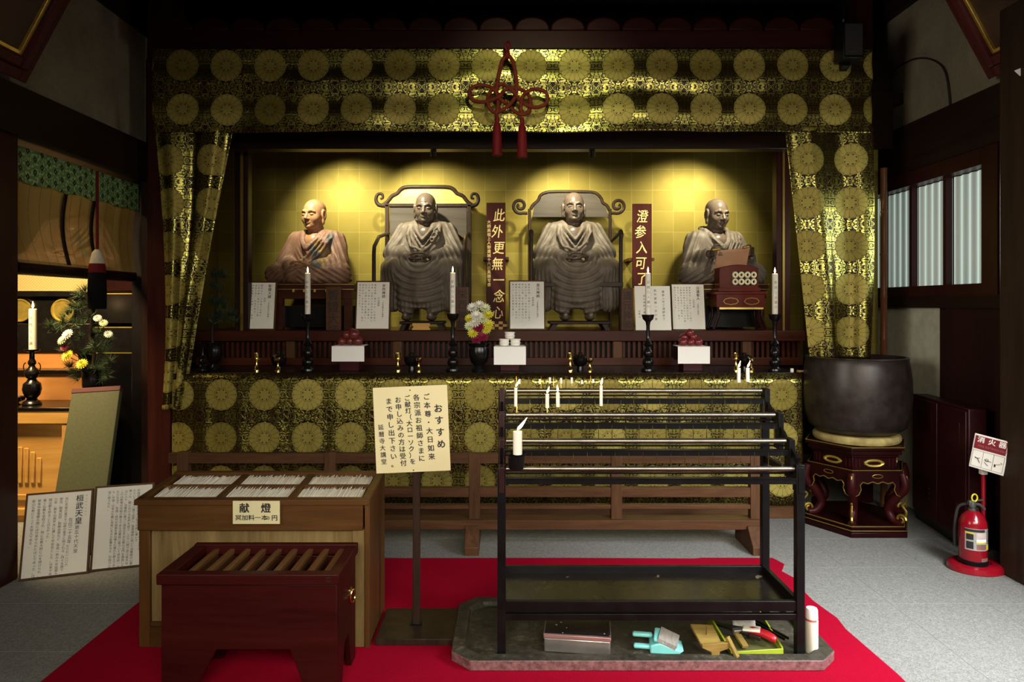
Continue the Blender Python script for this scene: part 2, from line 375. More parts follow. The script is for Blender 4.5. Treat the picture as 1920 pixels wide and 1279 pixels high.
# ---------------------------------------------------------------- carved figures: a distance field turned into a surface
class Field:
    def __init__(s, lo, hi, h):
        s.lo = np.array(lo, float); s.h = h; n = np.ceil((np.array(hi)-s.lo)/h).astype(int)+1
        s.n = n; s.ax = [s.lo[i]+h*np.arange(n[i]) for i in range(3)]; s.F = np.full(tuple(n), .5, np.float32)
        s.R = np.eye(3); s.t = np.zeros(3)
    def pose(s, rx=0, ry=0, rz=0, t=(0, 0, 0)):
        s.R = np.array(Euler((rx, ry, rz)).to_matrix()); s.t = np.array(t, float); return s
    def blk(s, lo, hi):
        a = np.clip(((np.array(lo)-s.lo)/s.h).astype(int)-1, 0, s.n-1); b = np.clip(((np.array(hi)-s.lo)/s.h).astype(int)+2, 1, s.n)
        sl = tuple(slice(a[i], b[i]) for i in range(3))
        return sl, np.meshgrid(*[s.ax[i][sl[i]].astype(np.float32) for i in range(3)], indexing='ij', sparse=True)
    def put(s, sl, d, k, op):
        F = s.F[sl]
        if op == 'sub': F2, d2 = -F, d
        else: F2, d2 = F, d
        h = np.clip(.5+.5*(d2-F2)/k, 0, 1); r = d2+(F2-d2)*h-k*h*(1-h)
        s.F[sl] = -r if op == 'sub' else r
    def ell(s, c, r, k=.015, op='add', R=(0, 0, 0)):
        c = s.R @ np.array(c, float)+s.t; Q = s.R @ np.array(Euler(R).to_matrix()); mr = max(r)+k*1.5+2*s.h
        sl, (x, y, z) = s.blk(c-mr, c+mr); x, y, z = x-c[0], y-c[1], z-c[2]
        p = [(Q[0, i]*x+Q[1, i]*y+Q[2, i]*z) for i in range(3)]
        k0 = np.sqrt(sum((p[i]/r[i])**2 for i in range(3))); k1 = np.sqrt(sum((p[i]/r[i]**2)**2 for i in range(3)))+1e-6
        s.put(sl, k0*(k0-1)/k1, k, op); return s
    def cone(s, a, b, ra, rb=None, k=.015, op='add'):
        rb = ra if rb is None else rb; a = s.R @ np.array(a, float)+s.t; b = s.R @ np.array(b, float)+s.t
        mr = max(ra, rb)+k*1.5+2*s.h; sl, (x, y, z) = s.blk(np.minimum(a, b)-mr, np.maximum(a, b)+mr)
        d = b-a; L = d @ d+1e-9; t = np.clip(((x-a[0])*d[0]+(y-a[1])*d[1]+(z-a[2])*d[2])/L, 0, 1)
        q = np.sqrt((x-a[0]-t*d[0])**2+(y-a[1]-t*d[1])**2+(z-a[2]-t*d[2])**2)-(ra+(rb-ra)*t)
        s.put(sl, q, k, op); return s
    def chain(s, pts, r, k=.012, op='add'):
        rs = r if isinstance(r, (list, tuple)) else [r]*len(pts)
        for i in range(len(pts)-1): s.cone(pts[i], pts[i+1], rs[i], rs[i+1], k, op)
        return s
    def warp(s, fn):
        x, y, z = np.meshgrid(*[a.astype(np.float32) for a in s.ax], indexing='ij', sparse=True); s.F += fn(x, y, z).astype(np.float32); return s
    def floor(s, z):
        s.F = np.maximum(s.F, (z-s.ax[2]).astype(np.float32)[None, None, :]); return s
    def mesh(s):
        F = s.F; F[0] = F[-1] = 1; F[:, 0] = F[:, -1] = 1; F[:, :, 0] = np.maximum(F[:, :, 0], 1e-3); F[:, :, -1] = 1
        neg = F < 0; c = np.zeros(tuple(s.n-1), np.int8)
        for i in (0, 1):
            for j in (0, 1):
                for k in (0, 1): c += neg[i:s.n[0]-1+i, j:s.n[1]-1+j, k:s.n[2]-1+k]
        I = np.argwhere((c > 0) & (c < 8)); idx = -np.ones(c.shape, np.int32); idx[tuple(I.T)] = np.arange(len(I))
        acc = np.zeros((len(I), 3)); cnt = np.zeros(len(I))
        for ax in range(3):
            o1, o2 = [a for a in range(3) if a != ax]
            for p in (0, 1):
                for q in (0, 1):
                    A = I.copy(); A[:, o1] += p; A[:, o2] += q; B = A.copy(); B[:, ax] += 1
                    fa, fb = F[tuple(A.T)], F[tuple(B.T)]; m = (fa < 0) != (fb < 0); t = np.where(m, fa/(fa-fb+1e-12), 0)
                    pt = A.astype(float); pt[:, ax] += t; acc[m] += pt[m]; cnt[m] += 1
        V = acc/np.maximum(cnt, 1)[:, None]*s.h+s.lo; Q = []
        for ax in range(3):
            o1, o2 = [(1, 2), (2, 0), (0, 1)][ax]; sh = list(s.n); sh[ax] -= 1
            a = [slice(1, -1)]*3; a[ax] = slice(0, -1); b = [slice(1, -1)]*3; b[ax] = slice(1, None)
            na, nb = neg[tuple(a)], neg[tuple(b)]; E = np.argwhere(na != nb); fl = na[tuple(E.T)]; off = np.array([1, 1, 1]); off[ax] = 0; E = E+off
            def cell(p, q): C = E.copy(); C[:, o1] -= p; C[:, o2] -= q; return idx[tuple(C.T)]
            q4 = np.stack([cell(1, 1), cell(0, 1), cell(0, 0), cell(1, 0)], 1); q4[~fl] = q4[~fl][:, ::-1]; Q.append(q4)
        return V, np.concatenate(Q)
def carved(name, field, mats, parent, pick=None, keep=None):
    V, Q = field.mesh()
    me = bpy.data.meshes.new(name); me.from_pydata(V.tolist(), [], Q.tolist())
    for m in (mats if isinstance(mats, (list, tuple)) else [mats]): me.materials.append(MT[m] if isinstance(m, str) else m)
    if pick is not None: me.polygons.foreach_set('material_index', pick(V[Q].mean(1)).astype(np.int32))
    me.polygons.foreach_set('use_smooth', [True]*len(me.polygons))
    o = bpy.data.objects.new(name, me); COL.objects.link(o); o.parent = parent; FRAME[o] = FRAME[parent]
    return o

# ---------------------------------------------------------------- the room
XL, XR = -2.78, 3.10
o = M().box(-5.6, 5.0, .3, 7.4, -.12, 0).build('floor', 'carpet'); struct(o)
m = M()
for y in (2.1, 2.6, 3.1, 3.6, 4.1, 4.6):
    m.box(-2.7, 3.0, y-.0012, y+.0012, .0002, .0012)
for x in (2.0, 2.5):
    m.box(x-.0012, x+.0012, .5, 6, .0002, .0012)
struct(m.build('floor_seams', plain('carpet_seam', (.24, .24, .235), .95)))
struct(M().box(-5.6, 5.0, .3, 7.4, 4.60, 4.72).build('ceiling', 'dark'))
m = M()
for y in np.arange(2.4, 7, .62): m.box(-2.9, 3.3, y-.05, y+.05, 4.46, 4.6)
struct(m.build('ceiling_beam', 'dark'))
struct(M().box(-5.4, 3.5, 7.2, 7.35, 0, 4.6).build('wall_back', 'dark'))
# left wall: posts, lintel over the side chapel, plaster above
def wl(d0, d1, z0, z1, x0=XL-.12, x1=XL): return M().box(x0, x1, d0, d1, z0, z1)
struct(wl(2.0, 5.4, 2.78, 3.62).build('wall_left', 'plaster'))
struct(wl(2.0, 5.4, 3.62, 4.6, XL-.12, XL+.06).build('trim_1', 'darkh'))
struct(wl(2.0, 5.4, 2.50, 2.78, XL-.14, XL+.06).build('trim_2', 'darkh'))
struct(wl(5.38, 7.2, 0, 4.6, XL-.12, XL-.02).build('wall_left_end', 'nearblack'))
struct(wl(3.30, 3.93, 0, 2.6, XL-.30, XL+.02).build('pillar_1', 'redwood', bev=.01))
struct(wl(.8, 3.30, 0, 2.6, XL-.25, XL-.05).build('wall_left_near', 'dark'))
p = W(275, 600, 5.12).x; q = W(322, 600, 5.12).x
struct(M().box(p, q, 5.12, 5.34, 0, 4.55).build('pillar_2', 'redwood', bev=.012))
struct(M().box(XL-.02, p+.05, 5.38, 5.5, 0, 4.6).build('wall_return', 'dark'))
struct(M().box(-2.80, -2.66, 5.33, 5.40, 0, 2.6).build('trim_9', 'dark'))  # added post hides the lamp-lit wall end; its dark stands in for shade
# right wall
zt, zb = 2.452, 1.690
def wr(d0, d1, z0, z1, x0=XR, x1=XR+.12): return M().box(x0, x1, d0, d1, z0, z1)
struct(wr(1.6, 6.0, 2.92, 3.84).build('wall_right', 'plaster'))
struct(wr(1.6, 6.0, 3.84, 4.6, XR-.06, XR+.12).build('trim_3', 'darkh'))
struct(wr(1.6, 6.0, 2.56, 2.92, XR-.06, XR+.14).build('trim_4', 'darkh'))
struct(wr(4.0, 6.0, 1.53, 1.615, XR-.05, XR+.12).build('trim_5', 'darkh'))
struct(wr(4.93, 6.0, 0, 1.53, XR-.002, XR+.1).build('wall_right_lower', plain('pale_plaster', lin(190, 188, 165), .95)))
struct(wr(4.0, 4.93, 0, 1.53, XR-.012, XR+.1).build('wall_right_boards', wood('red_brown_boards', (.018, .006, .005), (.035, .013, .010), .5, 2, 6)))
struct(M().box(2.86, 3.25, 3.62, 4.02, 0, 4.55).build('pillar_3', wood('brown_pillar_wood', (.020, .011, .007), (.045, .026, .016), .5, 2, 7), bev=.012))
struct(wr(1.6, 2.5, 0, 4.6, XR, XR+.12).build('wall_right_near', 'dark'))
p = WX(1622, 5.42); q = WX(1638.5, 5.42)
struct(M().box(p-.06, q, 5.42, 5.58, 0, 4.55).build('pillar_4', 'redwood', bev=.012))
struct(M().box(q+.1, XR, 6.0, 6.1, 0, 4.6).build('wall_return_right', 'dark'))
struct(wr(2.5, 4.30, 0, 2.6, XR-.01, XR+.12).build('wall_right_middle', 'dark'))
# window of pleated translucent sheet; daylight and pleat shading put into its glow
w = thing('window_1', None, None, (XR+.02, 5.2, zb)); struct(w)
def pleat(d0, d1, nm):
    n = int((d1-d0)/.008); vs, fs = [], []
    for i in range(n+1):
        d = d0+(d1-d0)*i/n; x = XR+.055+.0075*math.cos(2*PI*d/.083)
        vs += [(x, d, zb+.005), (x, d, zt-.005)]
    fs = [(2*i, 2*i+2, 2*i+3, 2*i+1) for i in range(n)]
    return M().add(vs, fs)
g = G('pleated_translucent_sheet'); xyz = g.sep(g.coord('Object')); nz = g.sep(S(g.nt, g.node('ShaderNodeNewGeometry').outputs['Normal']))
g.set(color=(.55, .62, .56), rough=.5, emit=(.62, .76, .68), emits=(nz[1]*1.0+.5)*.85+.06); MT['sheet'] = g.m
b = [4.45, 4.89, 5.30, 5.70, 5.99]
for i in range(4): pleat(b[i]+.012, b[i+1]-.012, i).build('window_pane', 'sheet', w)
for d in b[1:4]: M().box(XR-.005, XR+.04, d-.016, d+.016, zb, zt).build('window_mullion', 'redwood', w)
f = M().box(XR-.05, XR+.1, 4.30, 6.0, zt, 2.56).box(XR-.05, XR+.1, 4.30, 6.0, 1.615, zb).box(XR-.05, XR+.1, 4.30, 4.445, zb, zt).box(XR+.09, XR+.11, 4.30, 6.0, 1.6, 2.6)
f.build('window_frame', 'redwood', w)
# thin hanging cable on the right plaster
cb = M().tube(smoothline([(XR-.01, 5.62, 3.42), (XR-.02, 5.2, 3.40), (XR-.02, 4.88, 3.22), (XR-.02, 4.80, 2.90)], 6), .006, 6).build('wall_cable', 'ink')
tag(cb, 'thin black cable drooping over the plaster above the pleated window', 'cable')

# red felt rug
pts = [(-1.905, 1.2), (1.63, 1.2)]
edge = [(1.63, 2.5), (1.64, 2.9), (1.62, 3.3), (1.635, 3.42), (1.605, 3.62), (1.61, 3.8), (1.64, 3.9), (1.60, 4.02), (1.66, 4.13), (1.63, 4.23)]
back = [(1.2, 4.235), (1.15, 4.222), (.4, 4.232), (-.6, 4.228), (-1.3, 4.235), (-1.905, 4.23)]
o = M().prism(pts+edge+back, .0012, .007, axis='z').build('red_rug', 'rug')
tag(o, 'red felt rug under the candle rack and offertory box', 'rug')

# ---------------------------------------------------------------- brocade hangings
D0 = 4.95
xa, xb = WX(287, D0), WX(1636, D0); za, zb_ = WZ(90, D0), WZ(247, D0)
def rnd1(k):
    r = np.random.default_rng(k); ph = r.uniform(0, 6.28, 8); fr = r.uniform(.5, 3.2, 8)
    return lambda t: float(sum(math.sin(t*f*2+p) for f, p in zip(fr, ph))/8)
n1, n2, n3 = rnd1(1), rnd1(2), rnd1(3)
def valance(u, v):
    x = xa+(xb-xa)*u; z = za+(zb_-za)*v + .003*math.sin(u*9.5*PI)*v - .012*v*max(0, u-.8)*5*0 - .016*abs(2*u-1)**6*0
    sag = .011*math.sin((v*2.2+.35*n1(x*1.3))*2*PI+2.2*n2(x*.9))*math.sin(v*PI)
    dr = .022*math.sin(x*2.9+v*1.3+n3(x))+.006*math.sin(x*11+v*4)
    return (x, D0+sag+dr*(.25+.75*v), z)
o = cloth('brocade_valance', valance, 340, 60, 'brocade', uv=lambda u, v: ((xb-xa)*u-.055, (za-zb_)*(1-v)-.006))
tag(o, 'wide gold brocade valance with two rows of roundels across the altar front', 'valance')
# side curtains, gathered
def curtain(name, xs_top, xs_bot, ztop, zbot, d, folds, label, mid=None, seed=3, cx_=0, cz_=0):
    wid = abs(xs_top[1]-xs_top[0])*1.0
    nz = rnd1(seed)
    def fn(u, v):
        t = v
        l = xs_top[0]*(1-t)+xs_bot[0]*t; r = xs_top[1]*(1-t)+xs_bot[1]*t
        if mid:
            k = 4*t*(1-t); l += mid[0]*k; r += mid[1]*k
        z = ztop+(zbot-ztop)*v
        amp = .022+.012*t
        y = d+amp*math.cos(2*PI*folds*u+.5*nz(z*.8))+.005*math.sin(2*PI*folds*2.3*u+z*2)
        return (l+(r-l)*u+.010*math.sin(2*PI*folds*u*2)*t, y, z)
    o = cloth(name, fn, 110, 90, 'brocade', uv=lambda u, v: (fn(u, v)[0]-cx_, fn(u, v)[2]-cz_))
    return tag(o, label, 'curtain', 'gathered brocade side curtains')
curtain('brocade_curtain', (WX(289, 5.0), WX(437, 5.0)), (WX(303, 5.0), WX(345, 5.0)), WZ(240, 5.0), WZ(766, 5.0), 4.985, 2.0, 'gathered brocade curtain tapering to a narrow end above the cedar railing', (.045, -.02), 3, WX(359-1, 5.0), WZ(342, 5.0))
curtain('brocade_curtain', (WX(1472, 5.0), WX(1632, 5.0)), (WX(1520, 5.0), WX(1624, 5.0)), WZ(240, 5.0), WZ(672, 5.0), 4.985, 1.6, 'gathered brocade curtain hanging behind the big bronze bell', (.0, .02), 5, WX(1553, 5.0), WZ(340, 5.0))

# carved dark-red frieze of petals above the valance
m = M(); d = 5.02; zb2, zt2 = WZ(92, d), WZ(58, d); poly = []
x0, x1 = WX(296, d), WX(1566, d); n = 19; wv = (x1-x0)/n
m.box(x0, x1, d, d+.16, zb2, zt2)
fr = thing('carved_frieze', 'dark red carved beam topped with a row of rounded petals above the valance', 'beam', ((x0+x1)/2, d, zb2))
m.box(x0, x1, d-.02, d, zb2, zb2+.03).build('beam', 'petalwood' if 'petalwood' in MT else MT.setdefault('petalwood', wood('dark_crimson_carving', (.016, .002, .002), (.034, .005, .004), .45, 0, 8)), fr)
for i in range(n):
    c = x0+wv*(i+.5); r = wv*.49
    pl = [(c+r*math.cos(a)*(1.0), zt2+.10*math.sin(a)**.8 if math.sin(a) > 0 else zt2) for a in np.linspace(0, PI, 15)]
    M().prism(pl, d-.01, d+.06).build('petal', 'petalwood', fr, bev=.012)
# braided cord knot with two tassels
d = 4.86
kn = thing('cord_knot', 'ornamental red braided cord knot with two tassels on the valance centre', 'ornament', W(952, 180, d))
def kp(pts): return [W(860+p[0]*.1876, 60+p[1]*.1876, d+(p[2] if len(p) > 2 else 0)) for p in pts]
MT['cord'] = wood('braided_red_cord', (.075, .008, .005), (.17, .028, .013), .6, 0, 40); MT['tassel'] = wood('crimson_silk', (.075, .002, .004), (.14, .006, .008), .6, 2, 60)
path = [(490, 225, 0), (440, 280), (412, 370), (395, 470), (380, 560, -.012), (390, 640, .012), (440, 690, -.012), (500, 740, .012), (570, 800), (640, 825, -.01), (700, 790, .01), (720, 700, -.01), (690, 620, .012), (620, 575, -.012), (530, 555, .0), (450, 590, .012), (415, 640, -.012), (350, 675, .0), (250, 700), (150, 685), (105, 620), (130, 560), (210, 530), (300, 545, .01), (370, 590, -.012), (395, 680, .012), (390, 780, -.01), (375, 820)]
path2 = [(490, 225, 0), (535, 280), (560, 370), (575, 470), (580, 560, -.012), (560, 660, .012), (500, 735, -.012), (420, 790), (350, 800, .0), (305, 750, -.01), (290, 680, .012), (310, 610, -.012), (360, 550, .01), (420, 525, -.01), (480, 545, .012), (540, 590, -.012), (610, 680, .012), (680, 730, -.01), (770, 755), (860, 725), (890, 660), (860, 595), (770, 570), (690, 595, -.012), (640, 650, .012), (620, 740, -.012), (630, 830)]
for p in (path, path2): M().tube(smoothline(kp(p), 5), .0135, 8).build('cord', 'cord', kn)
M().ell(W(951, 103, d), (.022, .018, .03)).tube(smoothline([W(951, 100, d), W(949, 92, d), W(947, 84, d), W(953, 78, d+.02), W(956, 86, d), W(952, 98, d)], 4), .008, 6).cyl(W(949, 84, d), W(949, 84, d)+Vector((0, .19, 0)), .006, n=8).build('hanging_loop', 'tassel', kn)
for x, y0, y1, y2 in ((932, 216, 230, 292), (979, 220, 233, 296)):
    c = W(x, y2, d); h = WZ(y1, d)-c.z; hd = WZ(y0, d)-WZ(y1, d)
    t = M().lathe([(.034, 0), (.036, .01), (.033, h*.5), (.026, h*.92), (.014, h), (.017, h+hd*.5), (.010, h+hd)], 18, c).build('tassel', 'tassel', kn)

# ---------------------------------------------------------------- the four seated monks
def figure_wood(name, lo, hi, rough=.5):
    g = G(name); n = g.noise(g.coord(), 9, 5, .6, .5); v = g.noise(g.coord(scale=(1, 1, .15)), 30, 3, .6)
    return g.set(color=g.ramp(n*.7+v*.3, [(.3, lo), (.7, hi)]), rough=rough, spec=.35).bump(v, .08, .003).m
MT['old_wood'] = figure_wood('aged_grey_brown_wood', (.075, .054, .038), (.150, .118, .090), .58)
MT['old_wood_dark'] = figure_wood('polished_dark_wood_skin', (.068, .047, .033), (.135, .098, .072), .26)
MT['pink_robe'] = figure_wood('faded_salmon_robe', (.14, .066, .038), (.24, .132, .085), .55)
MT['patch_grey'] = figure_wood('slate_robe_patch', (.07, .062, .055), (.13, .12, .105), .55)
MT['patch_gold'] = figure_wood('ochre_robe_patch', (.20, .115, .04), (.28, .18, .07), .5)
MT['gilt_skin'] = figure_wood('worn_gilt_skin', (.25, .115, .052), (.36, .19, .095), .3)

def head(F, c, rx=0, rz=0, eyes='half', beard=False, aged=False):
    F.pose(rx, 0, rz, c)
    F.ell((0, .022, .045), (.090, .112, .092), .02).ell((0, -.022, -.028), (.080, .086, .098), .035).ell((0, -.052, -.098), (.046, .042, .034), .03)
    F.ell((0, -.01, -.075), (.066, .075, .055), .03)
    for s in (-1, 1):
        F.ell((s*.046, -.060, -.036), (.031, .030, .034), .025)
        F.cone((s*.014, -.099, .024), (s*.036, -.098, .031), .0085, k=.014).cone((s*.036, -.098, .031), (s*.064, -.080, .022), .0085, .006, k=.014)
        F.ell((s*.037, -.110, .003), (.025, .016, .0125), .012, 'sub')
        F.ell((s*.037, -.0865, -.001), (.0215, .0175, .0135), .004)
        F.cone((s*.018, -.1065, -.0045), (s*.038, -.108, -.0062), .0022, k=.003, op='sub').cone((s*.038, -.108, -.0062), (s*.058, -.096, -.0035), .0022, k=.003, op='sub')
        if eyes == 'open': F.ell((s*.037, -.1045, -.0055), (.012, .008, .004), .002, 'sub')
        F.ell((s*.0145, -.109, -.040), (.0105, .0125, .0088), .007)
        F.cone((0, -.1115, -.0655), (s*.026, -.0985, -.0665), .0065, .0035, k=.006).cone((0, -.1085, -.0765), (s*.020, -.099, -.0745), .0078, .0040, k=.006)
        F.cone((0, -.120, -.0705), (s*.024, -.104, -.0700), .0012, k=.003, op='sub')
        F.ell((s*.097, .012, -.005), (.013, .032, .050), .008).ell((s*.095, .002, -.062), (.011, .016, .030), .01)
        F.ell((s*.110, .006, .000), (.008, .017, .030), .006, 'sub')
        if aged:
            F.cone((s*.028, -.106, -.045), (s*.045, -.088, -.078), .0022, k=.006, op='sub').cone((s*.016, -.104, -.018), (s*.052, -.095, -.026), .0016, k=.005, op='sub')
    F.cone((0, -.098, .016), (0, -.126, -.034), .0085, .0135, k=.012)
    F.ell((0, -.093, -.106), (.022, .016, .014), .012)
    if aged:
        for z in (.052, .066, .080): F.cone((-.045, -.088, z), (.045, -.088, z), .0018, k=.005, op='sub')
    F.cone((0, .02, -.09), (0, .035, -.20), .060, .070, k=.03)
    F.pose()

def lap_hands(F, c):
    """one hand resting in the other, thumb tips touching"""
    x, y, z = c
    for s in (-1, 1):
        F.ell((x+s*.052, y+.004, z+(.010 if s > 0 else -.006)), (.050, .034, .017), .012)
        for i in range(4):
            yy = y-.028+i*.017; L = (.060, .070, .066, .050)[i]; zz = z+(.006 if s > 0 else -.014)+i*.002
            F.chain([(x+s*.035, yy, zz), (x+s*(.035-L*.55), yy-.002, zz+.003), (x+s*(.035-L), yy, zz+.007)], [.0098, .0092, .0075], k=.004)
        F.chain([(x+s*.070, y-.022, z+.020), (x+s*.036, y-.036, z+.034), (x+s*.006, y-.034, z+.036)], [.012, .0105, .0085], k=.006)

def collar(F, top, bot, r=.012, n=8, dy=0):
    for s in (-1, 1):
        p = [(s*top[0]*(1-t)+bot[0]*t+s*.012*math.sin(PI*t), top[1]*(1-t)+bot[1]*t-.02*math.sin(PI*t)+dy, top[2]*(1-t)+bot[2]*t) for t in np.linspace(0, 1, n)]
        F.chain(p, r, k=.010)
def ridge(t): return np.abs(np.sin(t))
def sm(x, a, b): t = np.clip((x-a)/(b-a), 0, 1); return t*t*(3-2*t)

def torso_core(B, z0, h=0.):
    B.ell((0, .03, z0+.22), (.15, .115, .22), .03).cone((-.13, .03, z0+.345), (.13, .03, z0+.345), .062, k=.04)
    for s in (-1, 1):
        B.cone((s*.15, .03, z0+.345), (s*.225, -.03, z0+.17), .050, .042, k=.03).cone((s*.225, -.035, z0+.165), (s*.085, -.20, z0+.115), .040, .026, k=.02)

def lotus_monk(root, hz=.605, hrx=0, hrz=0, mats=('gilt_skin', 'pink_robe'), tall=0, scroll=False, pick=None, collar_up=False):
    """cross-legged figure; the seat is at z = 0"""
    B = Field((-.36, -.42, -.01), (.36, .22, .78), .0038)
    head(B, (0, -.015, hz), hrx, hrz)
    B.ell((0, .03, .22), (.15, .115, .22), .03).cone((-.13, .03, .345), (.13, .03, .345), .062, k=.04)
    B.cone((0, .03, .36), (0, .02, .47), .075, .062, k=.03).ell((0, -.03, .35), (.10, .075, .09), .03)
    R = Field((-.50, -.46, -.012), (.50, .26, .56), .0058)
    R.ell((0, .025, .23), (.210, .150, .265), .04).cone((-.172, .03, .382), (.172, .03, .382), .073, k=.05)
    for s in (-1, 1):
        R.cone((s*.198, .03, .37), (s*.255, -.03, .17), .076, .088, k=.04)
        R.cone((s*.10, .02, .09), (s*.30, -.12, .075), .105, .092, k=.04).cone((s*.30, -.125, .070), (-s*.06, -.26, .060), .085, .066, k=.03)
    R.ell((0, -.05, .03), (.36, .25, .055), .04)
    if not scroll:
        for s in (-1, 1):
            B.cone((s*.15, .03, .345), (s*.225, -.03, .17), .050, .042, k=.03).cone((s*.225, -.04, .165), (s*.09, -.235, .135), .038, .024, k=.02)
            R.cone((s*.245, -.04, .16), (s*.125, -.215, .135), .085, .052, k=.03).ell((s*.21, -.16, .10), (.10, .09, .045), .03)
        lap_hands(B, (0, -.262, .135))
    else:
        for s in (-1, 1):
            y, x, z = -.30, s*.165, .245
            B.cone((s*.15, .03, .345), (s*.235, -.05, .20), .050, .042, k=.03).cone((s*.235, -.06, .195), (x, y+.06, z-.01), .038, .026, k=.02)
            B.ell((x, y+.022, z+.005), (.022, .036, .042), .012)
            for i in range(4):
                zz = z+.034-i*.019
                B.chain([(x+s*.012, y+.01, zz), (x+s*.004, y-.028, zz+.004), (x-s*.030, y-.036, zz+.004), (x-s*(.054+.006*(i in (1, 2))), y-.030, zz+.002)], [.0105, .0102, .0095, .008], k=.004)
            B.chain([(x+s*.004, y+.012, z+.042), (x-s*.010, y+.004, z+.062), (x-s*.032, y+.002, z+.064)], [.012, .011, .0085], k=.006)
            R.cone((s*.245, -.05, .18), (s*.185, -.20, .225), .085, .062, k=.03).cone((s*.195, -.19, .20), (s*.235, -.17, .06), .055, .075, k=.03)
            R.ell((s*.175, -.262, .232), (.040, .045, .040), .012, 'sub')
    R.cone((0, -.02, .46), (0, -.13, .33), .075, .028, k=.03, op='sub').cone((0, .01, .43), (0, 0, .62), .090, .10, k=.02, op='sub')
    collar(R, (.092, -.02, .440), (0, -.156, .295), .016)
    collar(R, (.110, -.01, .430), (.02, -.158, .250), .010)
    if collar_up:
        for a in np.linspace(-.4, PI*.95, 12):
            R.cone((-.105*math.cos(a), .02+.095*math.sin(a), .40), (-.125*math.cos(a), .03+.125*math.sin(a), .475+.03*math.sin(a)), .020, .012, k=.02)
    # the stole crossing from one shoulder
    st = [(.125, -.05, .425), (.10, -.125, .35), (.05, -.155, .27), (-.03, -.165, .19), (-.10, -.165, .13)]
    for d in (0, .035, .07): R.chain([(p[0]+d, p[1]+d*.25, p[2]-d*.15) for p in st], .011, k=.012)
    def folds(x, y, z):
        ax = np.abs(x)
        arm = sm(ax, .15, .20)*sm(z, .10, .16)*ridge((ax*.95+z*.38+y*.30)/.046*PI)
        leg = sm(-z, -.15, -.10)*sm(-y, -.02, .06)*ridge((ax*.75+z*1.3+y*.25)/.060*PI)
        chest = sm(-y, .08, .12)*sm(z, .14, .2)*(1-sm(ax, .14, .18))*ridge((z*.55-ax*.8)/.036*PI)
        return arm*.010+leg*.009+chest*.007-.006
    R.warp(folds)
    body = carved('body', B, mats[0], root); robe = carved('robe', R, mats[1], root, pick=pick)
    return body, robe

